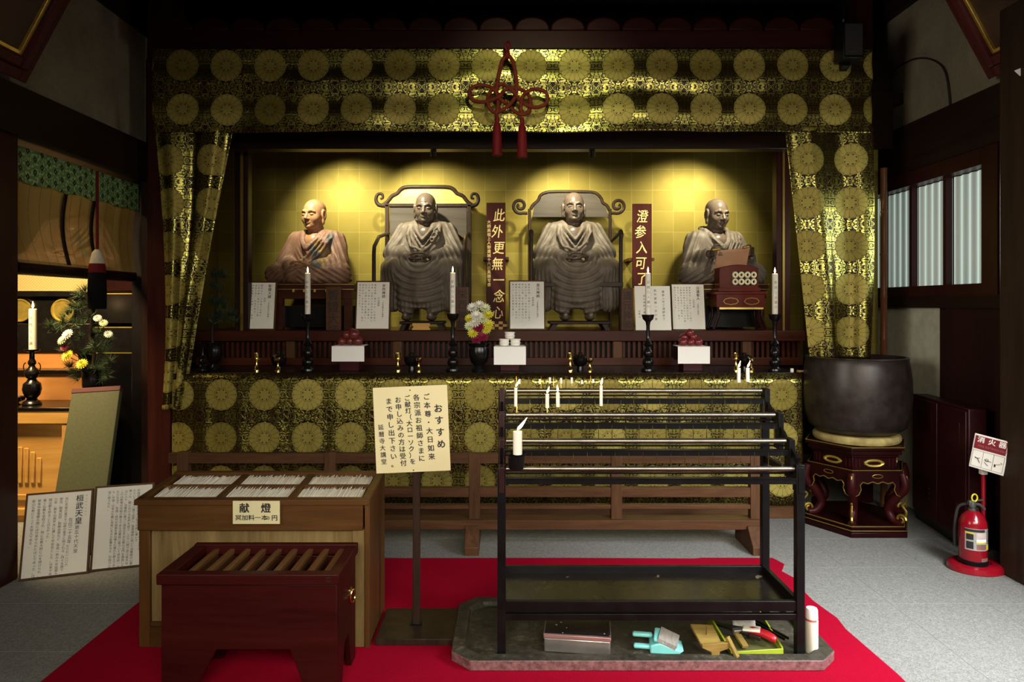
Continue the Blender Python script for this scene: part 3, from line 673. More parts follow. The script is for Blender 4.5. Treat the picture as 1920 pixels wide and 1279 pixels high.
def throne_monk(root, hz=.985, hrx=0, hrz=0, eyes='half', aged=False, mats=('old_wood_dark', 'old_wood'), wide=1.0, knot=False):
    """figure sitting on a chair with the robe hanging over the knees; the soles are at z = 0"""
    B = Field((-.34, -.48, -.02), (.34, .26, 1.16), .0040)
    head(B, (0, .015, hz), hrx, hrz, eyes, aged=aged)
    z0 = .40
    B.ell((0, .06, z0+.22), (.15, .115, .23), .03).cone((-.13, .06, z0+.345), (.13, .06, z0+.345), .062, k=.04)
    B.cone((0, .06, z0+.36), (0, .05, z0+.46), .075, .062, k=.03).ell((0, .0, z0+.345), (.10, .075, .09), .03)
    for s in (-1, 1):
        B.cone((s*.15, .06, z0+.345), (s*.235, -.02, z0+.19), .050, .042, k=.03).cone((s*.235, -.03, z0+.185), (s*.09, -.235, z0+.135), .038, .024, k=.02)
        B.cone((s*.08, .05, z0+.05), (s*.15, -.22, z0+.01), .085, .07, k=.03).cone((s*.15, -.23, z0), (s*.105, -.21, .06), .055, .038, k=.03)
        B.ell((s*.105, -.275, .030), (.042, .100, .032), .02).ell((s*.105, -.36, .052), (.020, .022, .030), .02)
    lap_hands(B, (0, -.262, z0+.135))
    R = Field((-.52, -.50, .02), (.52, .30, .92), .0062)
    R.ell((0, .055, z0+.235), (.210, .150, .270), .04).cone((-.178, .06, z0+.384), (.178, .06, z0+.384), .074, k=.05)
    for s in (-1, 1):
        R.cone((s*.204, .06, z0+.372), (s*.268, -.02, z0+.185), .077, .092, k=.04)
        R.cone((s*.262, -.03, z0+.175), (s*.130, -.215, z0+.140), .088, .054, k=.03)
        R.cone((s*.10, .05, z0+.03), (s*.20*wide, -.22, z0+.02), .12, .105, k=.04)
        R.cone((s*.285*wide, -.12, z0+.05), (s*.300*wide, -.14, .17), .085, .075, k=.05).cone((s*.25*wide, -.17, z0+.0), (s*.26*wide, -.19, .14), .09, .07, k=.05)
        R.cone((s*.12, -.24, z0), (s*.115, -.235, .12), .085, .080, k=.06)
    R.cone((0, -.23, z0+.02), (0, -.25, .20), .10, .10, k=.06).ell((0, -.05, z0-.02), (.30, .25, .14), .05)
    R.cone((0, .02, z0+.46), (0, -.10, z0+.33), .075, .028, k=.03, op='sub').cone((0, .04, z0+.43), (0, .03, z0+.62), .090, .10, k=.02, op='sub')
    collar(R, (.092, .02, z0+.446), (0, -.126, z0+.295), .016)
    collar(R, (.118, .02, z0+.432), (0, -.125, z0+.225), .010)
    st = [(.135, -.01, z0+.43), (.135, -.085, z0+.36), (.10, -.115, z0+.27), (.0, -.128, z0+.20), (-.10, -.11, z0+.24), (-.14, -.07, z0+.34), (-.13, -.01, z0+.43)]
    R.chain(st, .011, k=.012)
    if knot:
        for q in ((.105, -.105, z0+.335), (.088, -.12, z0+.295), (.115, -.10, z0+.375)):
            for i in range(10):
                a = 2*PI*i/10; b = 2*PI*(i+1)/10
                R.cone((q[0]+.018*math.cos(a), q[1]-.012, q[2]+.018*math.sin(a)), (q[0]+.018*math.cos(b), q[1]-.012, q[2]+.018*math.sin(b)), .006, k=.004)
    def folds(x, y, z):
        ax = np.abs(x); zc = z0+.16
        arm = sm(ax, .16, .21)*sm(z, z0+.08, z0+.16)*ridge((ax*.95+z*.38+y*.30)/.050*PI)
        rr = np.sqrt((x*.92)**2+((z-zc)*1.0)**2)
        u = sm(-y, .16, .22)*sm(zc-z, .0, .05)*(1-sm(ax, .17, .23))*ridge(rr/.050*PI)
        side = sm(ax, .17, .23)*sm(z0+.06-z, 0, .08)*ridge((ax*1.1+y*.6+z*.12)/.050*PI)
        chest = sm(-y, .05, .10)*sm(z, z0+.16, z0+.22)*(1-sm(ax, .14, .18))*ridge((z*.55-ax*.8)/.038*PI)
        hem = sm(.19-z, 0, .04)*ridge(x/.036*PI)*sm(-y, .1, .2)
        return arm*.011+u*.013+side*.010+chest*.007+hem*.006-.007
    R.warp(folds)
    return carved('body', B, mats[0], root), carved('robe', R, mats[1], root)

STEP = 1.343
def patches(c):
    """patchwork stole of grey and ochre on the salmon robe"""
    x, z, y = c[:, 0], c[:, 2], c[:, 1]
    d = x*.62-(.43-z)*-.0; band = (x > -.12+(.13-z)*-.75+.02) & (x < .21) & (z > .12) & (z < .43) & (y < -.02) & (x > (.40-z)*-.75+.10)
    k = (np.floor((x*.9+z*.55+.012*np.sin(z*40))/.060)).astype(int) % 3
    out = np.zeros(len(c), int); out[band] = np.where(k[band] == 0, 1, np.where(k[band] == 1, 2, 0))
    return out
m1 = thing('monk_statue', 'salmon-robed monk statue with gilt face, sitting cross-legged beside the unchaired end', 'statue', (WX(590, 6.12), 6.12, STEP+.401), (0, 0, -.22))
m1['label'] = 'painted cross-legged monk statue in a salmon robe with grey and ochre patches'
lotus_monk(m1, .600, .06, -.12, ('gilt_skin', ['pink_robe', 'patch_grey', 'patch_gold']), pick=patches)
m2 = thing('monk_statue', 'elderly monk statue with wrinkled face, cord knot on shoulder, sitting in the scroll-crested chair with gold panel', 'statue', (WX(797, 6.10), 6.10, STEP+.075), (0, 0, -.06))
m2['label'] = 'elderly wrinkled monk statue with knotted shoulder cord seated in the gold-panelled chair'
throne_monk(m2, .985, .10, .02, aged=True, knot=True, wide=.96)
m3 = thing('monk_statue', 'open-eyed monk statue facing straight ahead in the chair with coiled crest ends', 'statue', (WX(1076, 6.10), 6.10, STEP+.075))
throne_monk(m3, .990, .0, .0, eyes='open', wide=1.04)
m4 = thing('monk_statue', 'cross-legged monk statue with raised collar reading an open brown scroll', 'statue', (WX(1343, 6.12), 6.12, STEP+.401), (0, 0, .16))
lotus_monk(m4, .605, .16, .10, ('old_wood_dark', 'old_wood'), scroll=True, collar_up=True)

# ---------------------------------------------------------------- altar: table, cloth, step, niche
TAB = 1.060
xa_, xb_ = WX(322, 5.0), WX(1506, 5.0)
at = thing('altar_table', 'long black lacquered altar table behind the brocade altar cloth', 'table', (0, 5.3, 0))
M().box(xa_, xb_, 5.02, 5.62, TAB-.028, TAB).build('table_top', 'lacq', at, bev=.004)
M().box(xa_+.03, xb_-.03, 5.06, 5.6, .04, TAB-.028).build('table_body', 'dark', at)
M().box(xa_+.02, xb_-.02, 5.03, 5.6, 0, .10).build('table_plinth', 'rail', at, bev=.004)
nz = rnd1(9)
def acl(u, v):
    x = xa_+(xb_-xa_)*u; z = TAB-.004-v*.945
    return (x, 5.005-.010*v+.004*v*math.sin(x*21+nz(x)*3)+.003*v*math.sin(x*47)-.012*v*nz(x*2), z)
o = cloth('altar_cloth', acl, 420, 12, 'brocade', uv=lambda u, v: (((xb_-xa_)*u)+(xa_-WX(415-40.5, 5.0)), (1-v)*.945-.014))
tag(o, 'gold brocade altar cloth with rows of roundels hanging down the altar front', 'cloth')
st = thing('altar_step', 'raised red-brown wooden altar step with slatted front carrying the statues', 'altar', (0, 6.1, TAB))
xs0, xs1 = -2.52, 2.42
M().box(xs0, xs1, 5.60, 6.75, STEP-.085, STEP).build('step_top', 'stepw', st, bev=.004)
M().box(xs0, xs1, 5.72, 6.7, TAB-.06, STEP-.085).build('step_body', 'dark', st)
M().box(xs0, xs1, 5.635, 5.70, TAB, TAB+.062).build('lower_rail', 'stepw', st, bev=.003)
m = M(); x = xs0+.03
while x < xs1:
    m.box(x, x+.020, 5.655, 5.68, TAB+.06, STEP-.085); x += .042
m.build('slats', 'stepw', st)
MT['lightpost'] = wood('lighter_step_post', (.06, .024, .010), (.13, .058, .025), .45, 2, 7)
for px in (545, 745, 1158, 1400):
    c = WX(px, 5.64); M().box(c-.035, c+.035, 5.635, 5.70, TAB+.06, STEP-.085).build('post', 'lightpost', st)
# niche
GW = 6.62
struct(M().box(-3.2, 3.2, GW, GW+.05, STEP-.3, 3.15).build('wall_niche', 'goldwall'))
struct(M().box(-2.80, -2.74, 5.4, GW, STEP-.3, 3.15).build('wall_niche_left', 'goldwall'))
struct(M().box(2.84, 2.90, 5.4, GW, STEP-.3, 3.15).build('wall_niche_right', 'goldwall'))
struct(M().box(-3.0, 3.1, 5.4, GW, 3.12, 3.2).build('ceiling_niche', 'dark'))
struct(M().box(-2.9, 3.0, 5.36, 5.48, WZ(279, 5.36), 3.45).build('lintel', 'darkx' if 'darkx' in MT else MT.setdefault('darkx', wood('black_lintel', (.008, .005, .004), (.020, .010, .007), .3, 0, 7)), bev=.006))
MT['goldstrip'] = plain('gilded_moulding', (.34, .22, .042), .35, .7)
for i, (pa, pb, ga, gb) in enumerate(((440, 465, 451, 456), (1456, 1482, 1467, 1471))):
    dd = 5.62; z1 = 3.12
    struct(M().box(WX(pa, dd), WX(pb, dd), dd, dd+.09, STEP, z1).build('pillar_%d' % (5+i), 'redwood' if i else 'dark', bev=.004))
    struct(M().box(WX(ga, dd), WX(gb, dd), dd-.006, dd, STEP, z1).build('trim_%d' % (6+i), 'goldstrip'))
for px, lb in ((812, 'small black spotlight under the lintel above the gold-panelled chair'), (1111, 'small black spotlight under the lintel above the coil-crested chair')):
    dd = 5.44; c = W(px, 283, dd)
    s = thing('spotlight', lb, 'lamp', (c.x, dd, c.z), (0, 0, 0), 'spotlights under the lintel')
    M().cyl((c.x, dd, c.z+.02), (c.x, dd+.045, c.z-.03), .024, n=14).build('lamp_head', 'lacq', s)
    M().box(c.x-.006, c.x+.006, dd-.006, dd+.006, c.z+.02, c.z+.06).build('bracket', 'lacq', s)

# ---------------------------------------------------------------- the two abbot chairs
MT['chairwood'] = wood('dark_chair_wood', (.018, .010, .007), (.045, .028, .019), .4, 2, 8)
MT['chairgrey'] = wood('grey_brown_back_panel', (.045, .036, .028), (.085, .07, .055), .5, 0, 6)
def spiral(cx, cz, r0, r1, a0, turns, n=22):
    return [(cx+(r0+(r1-r0)*t)*math.cos(a0+turns*2*PI*t), cz+(r0+(r1-r0)*t)*math.sin(a0+turns*2*PI*t)) for t in np.linspace(0, 1, n)]
DB, DF = 6.36, 5.84
def X_(px): return WX(px, DB)
def Z_(py): return WZ(py, DB)
# chair of the elderly monk
c2 = thing('abbot_chair', 'tall wooden abbot chair with curled crest, gold top panel and sloping arms', 'chair', (WX(803, 6.1), 6.1, STEP))
crest = [(718, 385), (727, 378), (735, 368), (745, 363), (752, 355), (764, 351), (800, 350.5), (838, 351), (850, 355), (857, 363), (868, 368), (876, 378), (885, 385)]
line = [(X_(a), DB, Z_(b)) for a, b in smoothline(crest, 4)]
M().tube(line, .0185, 10).build('crest_rail', 'chairwood', c2)
for sgn, cx in ((-1, 716), (1, 886)):
    sp = smoothline([(cx+sgn*-6, 386), (cx+sgn*6, 384), (cx+sgn*11, 375), (cx+sgn*8, 365), (cx, 364), (cx-sgn*2, 371), (cx+sgn*3, 373)], 5)
    M().tube([(X_(a), DB, Z_(b)) for a, b in sp], [.020-.011*i/len(sp) for i in range(len(sp))], 10).build('scroll', 'chairwood', c2)
for px in (726, 880): M().box(X_(px)-.018, X_(px)+.018, DB-.02, DB+.02, STEP, Z_(384)).build('back_post', 'chairwood', c2, bev=.004)
M().box(X_(722), X_(884), DB-.02, DB+.02, Z_(388), Z_(382)).build('cross_rail', 'chairwood', c2, bev=.003)
gp = [(X_(a), Z_(b)) for a, b in ([(728, 383), (738, 371), (747, 366), (755, 359), (766, 355.5), (836, 355.5), (848, 359), (855, 366), (866, 371), (876, 383)])]
M().prism(gp, DB-.004, DB+.006).build('gold_panel', 'goldleaf', c2, label='gilded panel under the crest')
bp = [(X_(731), Z_(388)), (X_(875), Z_(388)), (X_(875), Z_(441))]
bot = [(868, 446), (858, 438), (845, 440), (836, 432), (826, 436), (815, 424), (803, 430), (791, 424), (780, 436), (770, 432), (761, 440), (748, 438), (738, 446), (731, 441)]
M().prism(bp+[(X_(a), Z_(b)) for a, b in bot], DB-.006, DB+.008).build('back_panel', 'chairgrey', c2, label='grey-brown back panel')
def Fx(px): return WX(px, DF)
for px, pb in ((701, 737), (871, 871)):
    bx = X_(728 if px < 780 else 878)
    M().tube([(bx, DB-.01, WZ(438, DB)), (Fx(px)*.6+bx*.4, DF+.16, WZ(444, DF+.16)), (Fx(px), DF+.02, WZ(462, DF)), (Fx(px), DF, WZ(476, DF)), (Fx(px), DF, STEP+.30)], .017, 8).build('arm', 'chairwood', c2)
    M().box(Fx(px)-.019, Fx(px)+.019, DF-.02, DF+.02, STEP, STEP+.32).build('front_leg', 'chairwood', c2, bev=.003)
M().box(Fx(705), Fx(868), DF+.05, DB, STEP+.36, STEP+.40).build('seat', 'chairwood', c2, bev=.004)
M().box(Fx(703), Fx(705)+.02, DF, DB, STEP+.30, STEP+.40).box(Fx(866), Fx(869)+.02, DF, DB, STEP+.30, STEP+.40).build('seat_rail', 'chairwood', c2)
# chair of the open-eyed monk
c3 = thing('abbot_chair', 'dark wooden abbot chair with coiled crest ends, plain top panel and hooked arms', 'chair', (WX(1070, 6.1), 6.1, STEP))
crest = [(995, 392), (1000, 384), (1009, 376), (1014, 366), (1025, 361), (1040, 359.5), (1075, 359.5), (1105, 360), (1118, 363), (1127, 372), (1130, 380), (1138, 386), (1143, 395)]
M().tube([(X_(a), DB, Z_(b)) for a, b in smoothline(crest, 4)], .0155, 10).build('crest_rail', 'chairwood', c3)
pp = [(X_(a), Z_(b)) for a, b in ([(998, 407), (1001, 388), (1012, 376), (1017, 368), (1028, 363), (1108, 363), (1117, 367), (1124, 375), (1128, 383), (1136, 390), (1140, 407)])]
M().prism(pp, DB-.006, DB+.008).build('back_panel', 'chairgrey', c3, label='plain grey-brown top panel')
for cx, sg in ((975, -1), (1158, 1)):
    sp = [(X_(cx)+sg*a, Z_(386)+b) for a, b in spiral(0, 0, .072, .014, -PI*.62, 1.45, 34)]
    M().tube([(X_(cx)-sg*.07, DB, Z_(400))]+[(a, DB, b) for a, b in sp], .0150, 9).build('coil', 'chairwood', c3)
for px in (993, 1144): M().cyl((X_(px), DB, STEP), (X_(px), DB, Z_(392)), .014, n=10).build('back_post', 'chairwood', c3)
for px in (996, 1164):
    s = -1 if px < 1070 else 1
    M().tube([(X_(993 if s < 0 else 1144), DB, WZ(455, DB)), (Fx(px)-s*.01, DF+.06, WZ(438, DF)), (Fx(px), DF, WZ(434, DF)), (Fx(px)+s*.004, DF-.02, WZ(440, DF)), (Fx(px), DF-.015, WZ(452, DF))], [.013, .015, .019, .018, .014], 9).build('arm', 'chairwood', c3)
    M().cyl((Fx(px), DF, STEP), (Fx(px), DF, WZ(440, DF)), .0165, n=10).build('front_leg', 'chairwood', c3)
M().box(Fx(1000), Fx(1160), DF+.05, DB, STEP+.36, STEP+.40).box(Fx(990), Fx(1168), DF-.02, DF+.02, STEP+.36, STEP+.40).build('seat', 'chairwood', c3, bev=.004)
# footstools
def stool(px, w, dd, dp, label, gold=False):
    x = WX(px, dd); s = thing('footstool', label, 'footstool', (x, dd+dp/2, STEP))
    M().box(x-w/2, x+w/2, dd, dd+dp, STEP+.05, STEP+.073).build('stool_top', 'dark', s, bev=.006)
    for sx in (-1, 1):
        M().hexa([(x+sx*w*.46-.02, dd+.02, STEP), (x+sx*w*.46+.02, dd+.02, STEP), (x+sx*w*.46+.02, dd+dp-.02, STEP), (x+sx*w*.46-.02, dd+dp-.02, STEP)],
                 [(x+sx*w*.40-.02, dd+.02, STEP+.05), (x+sx*w*.40+.02, dd+.02, STEP+.05), (x+sx*w*.40+.02, dd+dp-.02, STEP+.05), (x+sx*w*.40-.02, dd+dp-.02, STEP+.05)]).build('leg', 'dark', s)
    if gold:
        pl = [(x-.075, STEP+.012), (x-.075, STEP+.004), (x+.075, STEP+.004), (x+.075, STEP+.012), (x+.062, STEP+.028), (x+.075, STEP+.044), (x+.07, STEP+.058), (x-.07, STEP+.058), (x-.075, STEP+.044), (x-.062, STEP+.028)]
        M().prism(pl, dd-.012, dd).build('apron', 'orange', s, label='golden scalloped apron')
stool(790, .36, 5.66, .30, 'dark footstool with golden apron under the elderly monk', True)
stool(1088, .50, 5.66, .30, 'wide dark footstool under the pointed feet of the open-eyed monk')
# platforms of the cross-legged monks
def dais(pa, pb, label, lx, mats):
    dd = 5.83; x0, x1 = WX(pa, dd), WX(pb, dd); s = thing('dais', label, 'platform', ((x0+x1)/2, 6.1, STEP))
    M().box(x0, x1, dd, 6.46, STEP+.33, STEP+.39).build('dais_top', mats, s, bev=.004)
    M().box(x0+.02, x1-.02, dd+.01, 6.44, STEP+.26, STEP+.33).build('apron', 'stepw', s)
    M().box(x0, x1, dd-.004, dd, STEP+.335, STEP+.342).box(x0, x1, dd-.004, dd, STEP+.378, STEP+.384).build('gilt_line', 'goldstrip', s)
    for x in (x0+.03, x1-.09):
        for y in (dd+.02, 6.38): M().box(x, x+.06, y, y+.06, STEP, STEP+.26).build('leg', 'stepw', s)
    m = M().box(x0+.09, x1-.09, dd+.06, 6.4, STEP+.02, STEP+.2).build('shade_block', 'lacq', s)  # black block added for the dark open space under the top
    return s
s = dais(508, 664, 'red-brown platform under the monk in salmon robe', 0, 'stepw')
for px in (550, 570, 590, 612, 632):
    c = W(px, 545, 5.82); M().box(c.x-.008, c.x+.008, 5.818, 5.83, c.z-.012, c.z+.012).build('gilt_stud', 'goldleaf', s)
dais(1282, 1442, 'dark platform under the monk reading the scroll', 0, 'stepw')
# scroll held by the monk
sc = thing('scroll', 'open brown paper scroll held up by the reading monk', 'scroll', W(1370, 487, 5.80))
def scr(u, v):
    px = 1341+(1402-1341)*u+(v-.5)*-8; py = (470-6*u)+(512-468)*v; d = 5.80+.03*math.sin(u*PI)+.0*v-.05*(1-v)
    return W(px, py, d)
MT['scrollpaper'] = plain('brown_scroll_paper', (.36, .17, .085), .7, 0, .12, 12)
cloth('sheet', scr, 14, 8, 'scrollpaper', sc, thick=.005)
M().cyl(W(1341, 471, 5.76)+Vector((-.02, .01, .01)), W(1350, 467, 5.76), .012).cyl(W(1393, 464, 5.75), W(1404, 462, 5.76), .010).build('rolled_end', 'goldstrip', sc)
# red box with a window of pale rings, on its little lacquer table
lt = thing('lacquer_table', 'small gold-edged lacquer table carrying the red domed box', 'table', (WX(1390, 5.66), 5.66, STEP))
dt = 5.62; x0, x1 = WX(1344, dt), WX(1434, dt)
M().box(x0-.02, x1+.02, dt-.01, dt+.20, WZ(552, dt), WZ(547, dt)).build('table_top', 'boxred', lt, bev=.003)
M().box(x0, x1, dt, dt+.19, WZ(576, dt), WZ(552, dt)).build('frieze', 'boxred', lt)
M().box(x0+.02, x1-.012, dt-.004, dt, WZ(580, dt), WZ(576.5, dt)).build('gilt_line', 'goldleaf', lt)
for px in (1370, 1409):
    c = W(px, 565, dt)
    M().tube([(c.x+.058*math.cos(a)*(1+.03*math.cos(8*a)), dt-.003, c.z+.026*math.sin(a)*(1+.05*math.cos(8*a))) for a in np.linspace(0, 2*PI, 40)[:-1]], .0045, 6, True).build('gilt_cartouche', 'goldstrip', lt)
for sx, xx in ((-1, x0+.015), (1, x1-.015)):
    for yy in (dt+.015, dt+.18):
        M().tube(smoothline([(xx, yy, WZ(577, dt)), (xx-sx*.004, yy, WZ(592, dt)), (xx+sx*.016, yy, WZ(606, dt)), (xx+sx*.035, yy, STEP+.012)], 4), .012, 8).build('leg', 'redlacq', lt)
rb = thing('reliquary_box', 'dark red domed box with a window of pale rings in front of the reading monk', 'box', (WX(1385, dt+.05), dt+.1, WZ(547, dt)))
bx0, bx1, bz0, bz1 = WX(1351, dt), WX(1425, dt), WZ(546.6, dt), WZ(502, dt)
top = [(bx0+(bx1-bx0)*t, bz1+.028*math.sin(PI*t)) for t in np.linspace(0, 1, 9)]
M().prism([(bx1, bz0), (bx0, bz0)]+top, dt+.03, dt+.17).build('case', 'boxred', rb, bev=.004)
M().prism([(bx1+.012, bz0), (bx0-.012, bz0), (bx0-.012, bz0+.03), (bx1+.012, bz0+.03)], dt+.02, dt+.18).build('plinth', 'boxred', rb, bev=.003)
wx0, wx1, wz0, wz1 = WX(1372, dt+.03), WX(1418, dt+.03), WZ(535, dt+.03), WZ(509, dt+.03)
M().box(wx0, wx1, dt+.024, dt+.031, wz0, wz1).build('window_recess', 'lacq', rb)
MT['bone'] = plain('pale_bone', (.66, .56, .36), .5)
m = M()
for r in range(2):
    for k in range(4):
        c = (wx0+(k+.5)*(wx1-wx0)/4, dt+.02, wz0+(r+.5)*(wz1-wz0)/2)
        M().tube([(c[0]+.017*math.cos(a), c[1], c[2]+.019*math.sin(a)) for a in np.linspace(0, 2*PI, 18)[:-1]], .0085, 8, True).build('ring', 'bone', rb)

# ---------------------------------------------------------------- writing boards
def frame_mat(bl, br, tl):
    ex = (br-bl); w = ex.length; ex.normalize(); up = tl-bl; up = up-ex*up.dot(ex); h = up.length; up.normalize(); ny = up.cross(ex)
    mt = Matrix((ex, ny, up)).transposed().to_4x4(); mt.translation = bl; return mt, w, h
def plaque(name, label, cat, bl, br, tl, items, border=.012, thick=.018, fm='brown', sm_='paper', group=None, inkm='ink', side=0):
    mt, w, h = frame_mat(bl, br, tl); t = thing(name, label, cat, mat=mt, group=group); T = Matrix()
    if fm:
        M().box(-side*0, w, 0, thick, 0, h).build('backing_frame' if border else 'board', fm, t, local=True, bev=.002)
    M().box(border, w-border, -.002, .0005, border, h-border).build('sheet', sm_, t, local=True)
    s = [c for c in t.children if c.name.startswith('sheet')][0]
    m = M(); write(m, Matrix(), [(i[0], i[1]*w, i[2]*h, i[3]*h)+tuple(i[4:]) for i in items(w, h)] if callable(items) else [(i[0], i[1]*w, i[2]*h, i[3]*h)+tuple(i[4:]) for i in items], .003)
    if m.v: m.build('lettering', inkm, s, local=True, smooth=False)
    return t
FILL = {
 'a': ('讃岐の人。十四歳で比叡山', '三年の後、勅命により入唐', '諸国を巡り、天台の教え', '密教を受けて帰朝した。園城', '寺に入り弟子を育て、貞観十', 'を賜う。後、寺門派となった。'),
 'b': ('鎌倉初期、備中の人。十四歳で', '受戒。比叡山に学び天台の教え', 'その後二度の入宋。禅の教え', '伝え、京都に建仁寺を開いた。', '禅を広め、また茶を伝え、我が', '国の茶の祖とも言う。'),
 'c': ('鎌倉初期、京都の人。十三歳で', '比叡山に登り、天台の教えを', '受けた後、宋に渡り禅を学ぶ。', '帰国して坐禅の道を説いた。', '越前に永平寺を開き、弟子を', '育てた。正法眼蔵を著した。'),
 'd': ('鎌倉時代、安房の人。十二歳で', '清澄寺に入り、比叡山に学び', '法華経の教えを究めた。その後', '立教開宗を宣言し、題目を', '唱えた。身延山に入り、弟子', '教化に力を尽くした。')}
def monk_items(title, ruby, sub, second, key, r=.80):
    L = [(title, r, .935, .070, dict(bold=.012)), (sub, r-.015, .60, .036), (second, r-.14, .66, .044), (ruby, r+.085, .92, .02, dict(pitch=2.2))]
    for i, t in enumerate(FILL[key]): L.append((t, r-.245-.088*i, .93, .037, dict(pitch=1.5 if len(t) > 11 else 1.45)))
    return L
dp = 5.66
def stand(px0, px1, py0, py1, skew=0, dd=dp, z=STEP):
    bl = Vector((WX(px0-skew, dd), dd, z+.002)); br = Vector((WX(px1-skew, dd), dd, z+.002))
    h = (py1-py0)/FPX*dd; return bl, br, bl+Vector((skew/FPX*dd*1.4, .06, h))
plaque('description_board', 'white text board standing at the foot of the salmon-robed monk platform', 'sign', *stand(456, 519, 525, 617, 4), monk_items('智證大師', 'ちしょうだいし', '（天台寺門宗の開祖）', '円珍', 'a'))
plaque('description_board', 'white matt text board in front of the gold-panelled chair', 'sign', *stand(667, 733, 524, 617, 2), monk_items('栄西禅師', 'えいさいぜんじ', '（日本臨済宗の開祖）', '千光国師', 'b'))
MT['glossy'] = plain('glossy_laminated_paper', (.66, .63, .56), .12, 0, .03, 3, coat=.5)
plaque('description_board', 'glossy laminated text board with bright reflections beside the coil-crested chair', 'sign', *stand(954, 1023, 523, 617, 0), monk_items('道元禅師', 'どうげんぜんじ', '（日本曹洞宗の開祖）', '承陽大師', 'c'), sm_='glossy')
plaque('description_board', 'white text board overlapping the handwritten sheet, near the reading monk', 'sign', *stand(1258, 1321, 528, 615, -3, 5.70), monk_items('日蓮聖人', 'にちれんしょうにん', '（日蓮宗の開祖）', '立正大師', 'd'), border=.006)
hand = [('渡参入可了須師多了', .80, .90, .062, dict(pitch=1.25)), ('此外更無一念の事', .58, .93, .062, dict(pitch=1.5)), ('以上の如く示された', .40, .80, .045, dict(pitch=1.3)), ('道元禅師之書', .26, .80, .05, dict(pitch=1.5)), ('比叡山', .12, .45, .045, dict(pitch=1.4))]
plaque('calligraphy_sheet', 'white sheet of handwritten characters behind the lone candle by the second red plaque', 'sign', *stand(1190, 1257, 534, 617, -2, 5.64), hand, border=.0, thick=.004, fm='cream')

# red name plaques with gold calligraphy
MT['plaquewood'] = wood('glossy_red_brown_board', (.024, .003, .002), (.072, .010, .005), .5, 2, 6)
def hang(px0, px1, py0, py1, chars, label, small=None, dd=6.34, size=.125):
    x0, x1, z0, z1 = WX(px0, dd), WX(px1, dd), WZ(py1, dd), WZ(py0, dd); c = (x0+x1)/2
    t = thing('calligraphy_plaque', label, 'plaque', (c, dd, z0)); b = M().box(x0, x1, dd, dd+.022, z0, z1).build('board', 'plaquewood', t, bev=.003)
    m = M(); n = len(chars); p = (z1-z0-.06)/n
    for i, ch in enumerate(chars):
        v, f = glyphs(ch, size, bold=.007, sx=.85)
        sh = (.010, -.008, .006, -.006, .004, .008, -.004)[i % 7]
        M().add([(c+(.028 if small else .0)+sh+q[0]+.12*q[1], dd-.002-q[2], z1-.055-p*i+q[1]) for q in v], f).build('gold_character', 'goldpaint', b, smooth=False)
    if small:
        v, f = glyphs(small, .036, pitch=1.06); m.add([(x0+.024+q[0], dd-.002, z1-.16+q[1]) for q in v], f)
    if small: m.build('small_gold_lettering', 'goldpaint', b, smooth=False)
    for s in (x0, x1): M().box(s-.03, s+.03, dd+.022, 6.618, z1-.52, z1-.495).build('hanging_batten', 'rail', t)
    return t
p1 = hang(912, 948, 380, 605, '此外更無一念心', 'tall red plaque with seven gold characters between the two chairs', '大師高祖上人御遺誡十六日真蹟写書')
hang(1186, 1222, 382, 540, '澄参入可了', 'shorter red plaque with five gold characters beside the coil-crested chair')
ck = thing('wooden_stand', 'small chequered wooden stand under the taller red plaque', 'stand', (WX(930, 5.9), 5.9, STEP))
m = M(); m2_ = M()
for i in range(5):
    for j in range(3):
        x = WX(912, 5.9)+i*.035; (m if (i+j) % 2 else m2_).box(x, x+.035, 5.9, 5.96, STEP+j*.022, STEP+j*.022+.022)
m.build('pale_blocks', 'orange', ck); m2_.build('dark_blocks', 'dark', ck)
# upright wooden name tablets
def tablet(px0, px1, py0, text, label, dd=5.70):
    x0, x1, z1 = WX(px0, dd), WX(px1, dd), WZ(py0, dd); t = thing('name_tablet', label, 'tablet', ((x0+x1)/2, dd, STEP), group='upright wooden name tablets')
    b = M().box(x0, x1, dd, dd+.03, STEP, z1).build('board', 'lightpost', t, bev=.003); m = M()
    v, f = glyphs(text, (x1-x0)*.78, bold=.01, pitch=1.02); m.add([((x0+x1)/2+q[0], dd-.0015-q[2], z1-.02+q[1]) for q in v], f); m.build('lettering', 'ink', b, smooth=False)
tablet(611, 639, 538, '智證大師', 'upright wooden name tablet by the candle under the salmon-robed monk')
tablet(855, 879, 538, '栄西禅師', 'upright wooden name tablet behind the candle beside the flower vase')
tablet(1165, 1188, 541, '道元禅師', 'upright wooden name tablet beside the sheet of handwriting')
tablet(1457, 1477, 542, '日蓮聖人', 'upright wooden name tablet in shade behind the candle by the bell-side curtain')

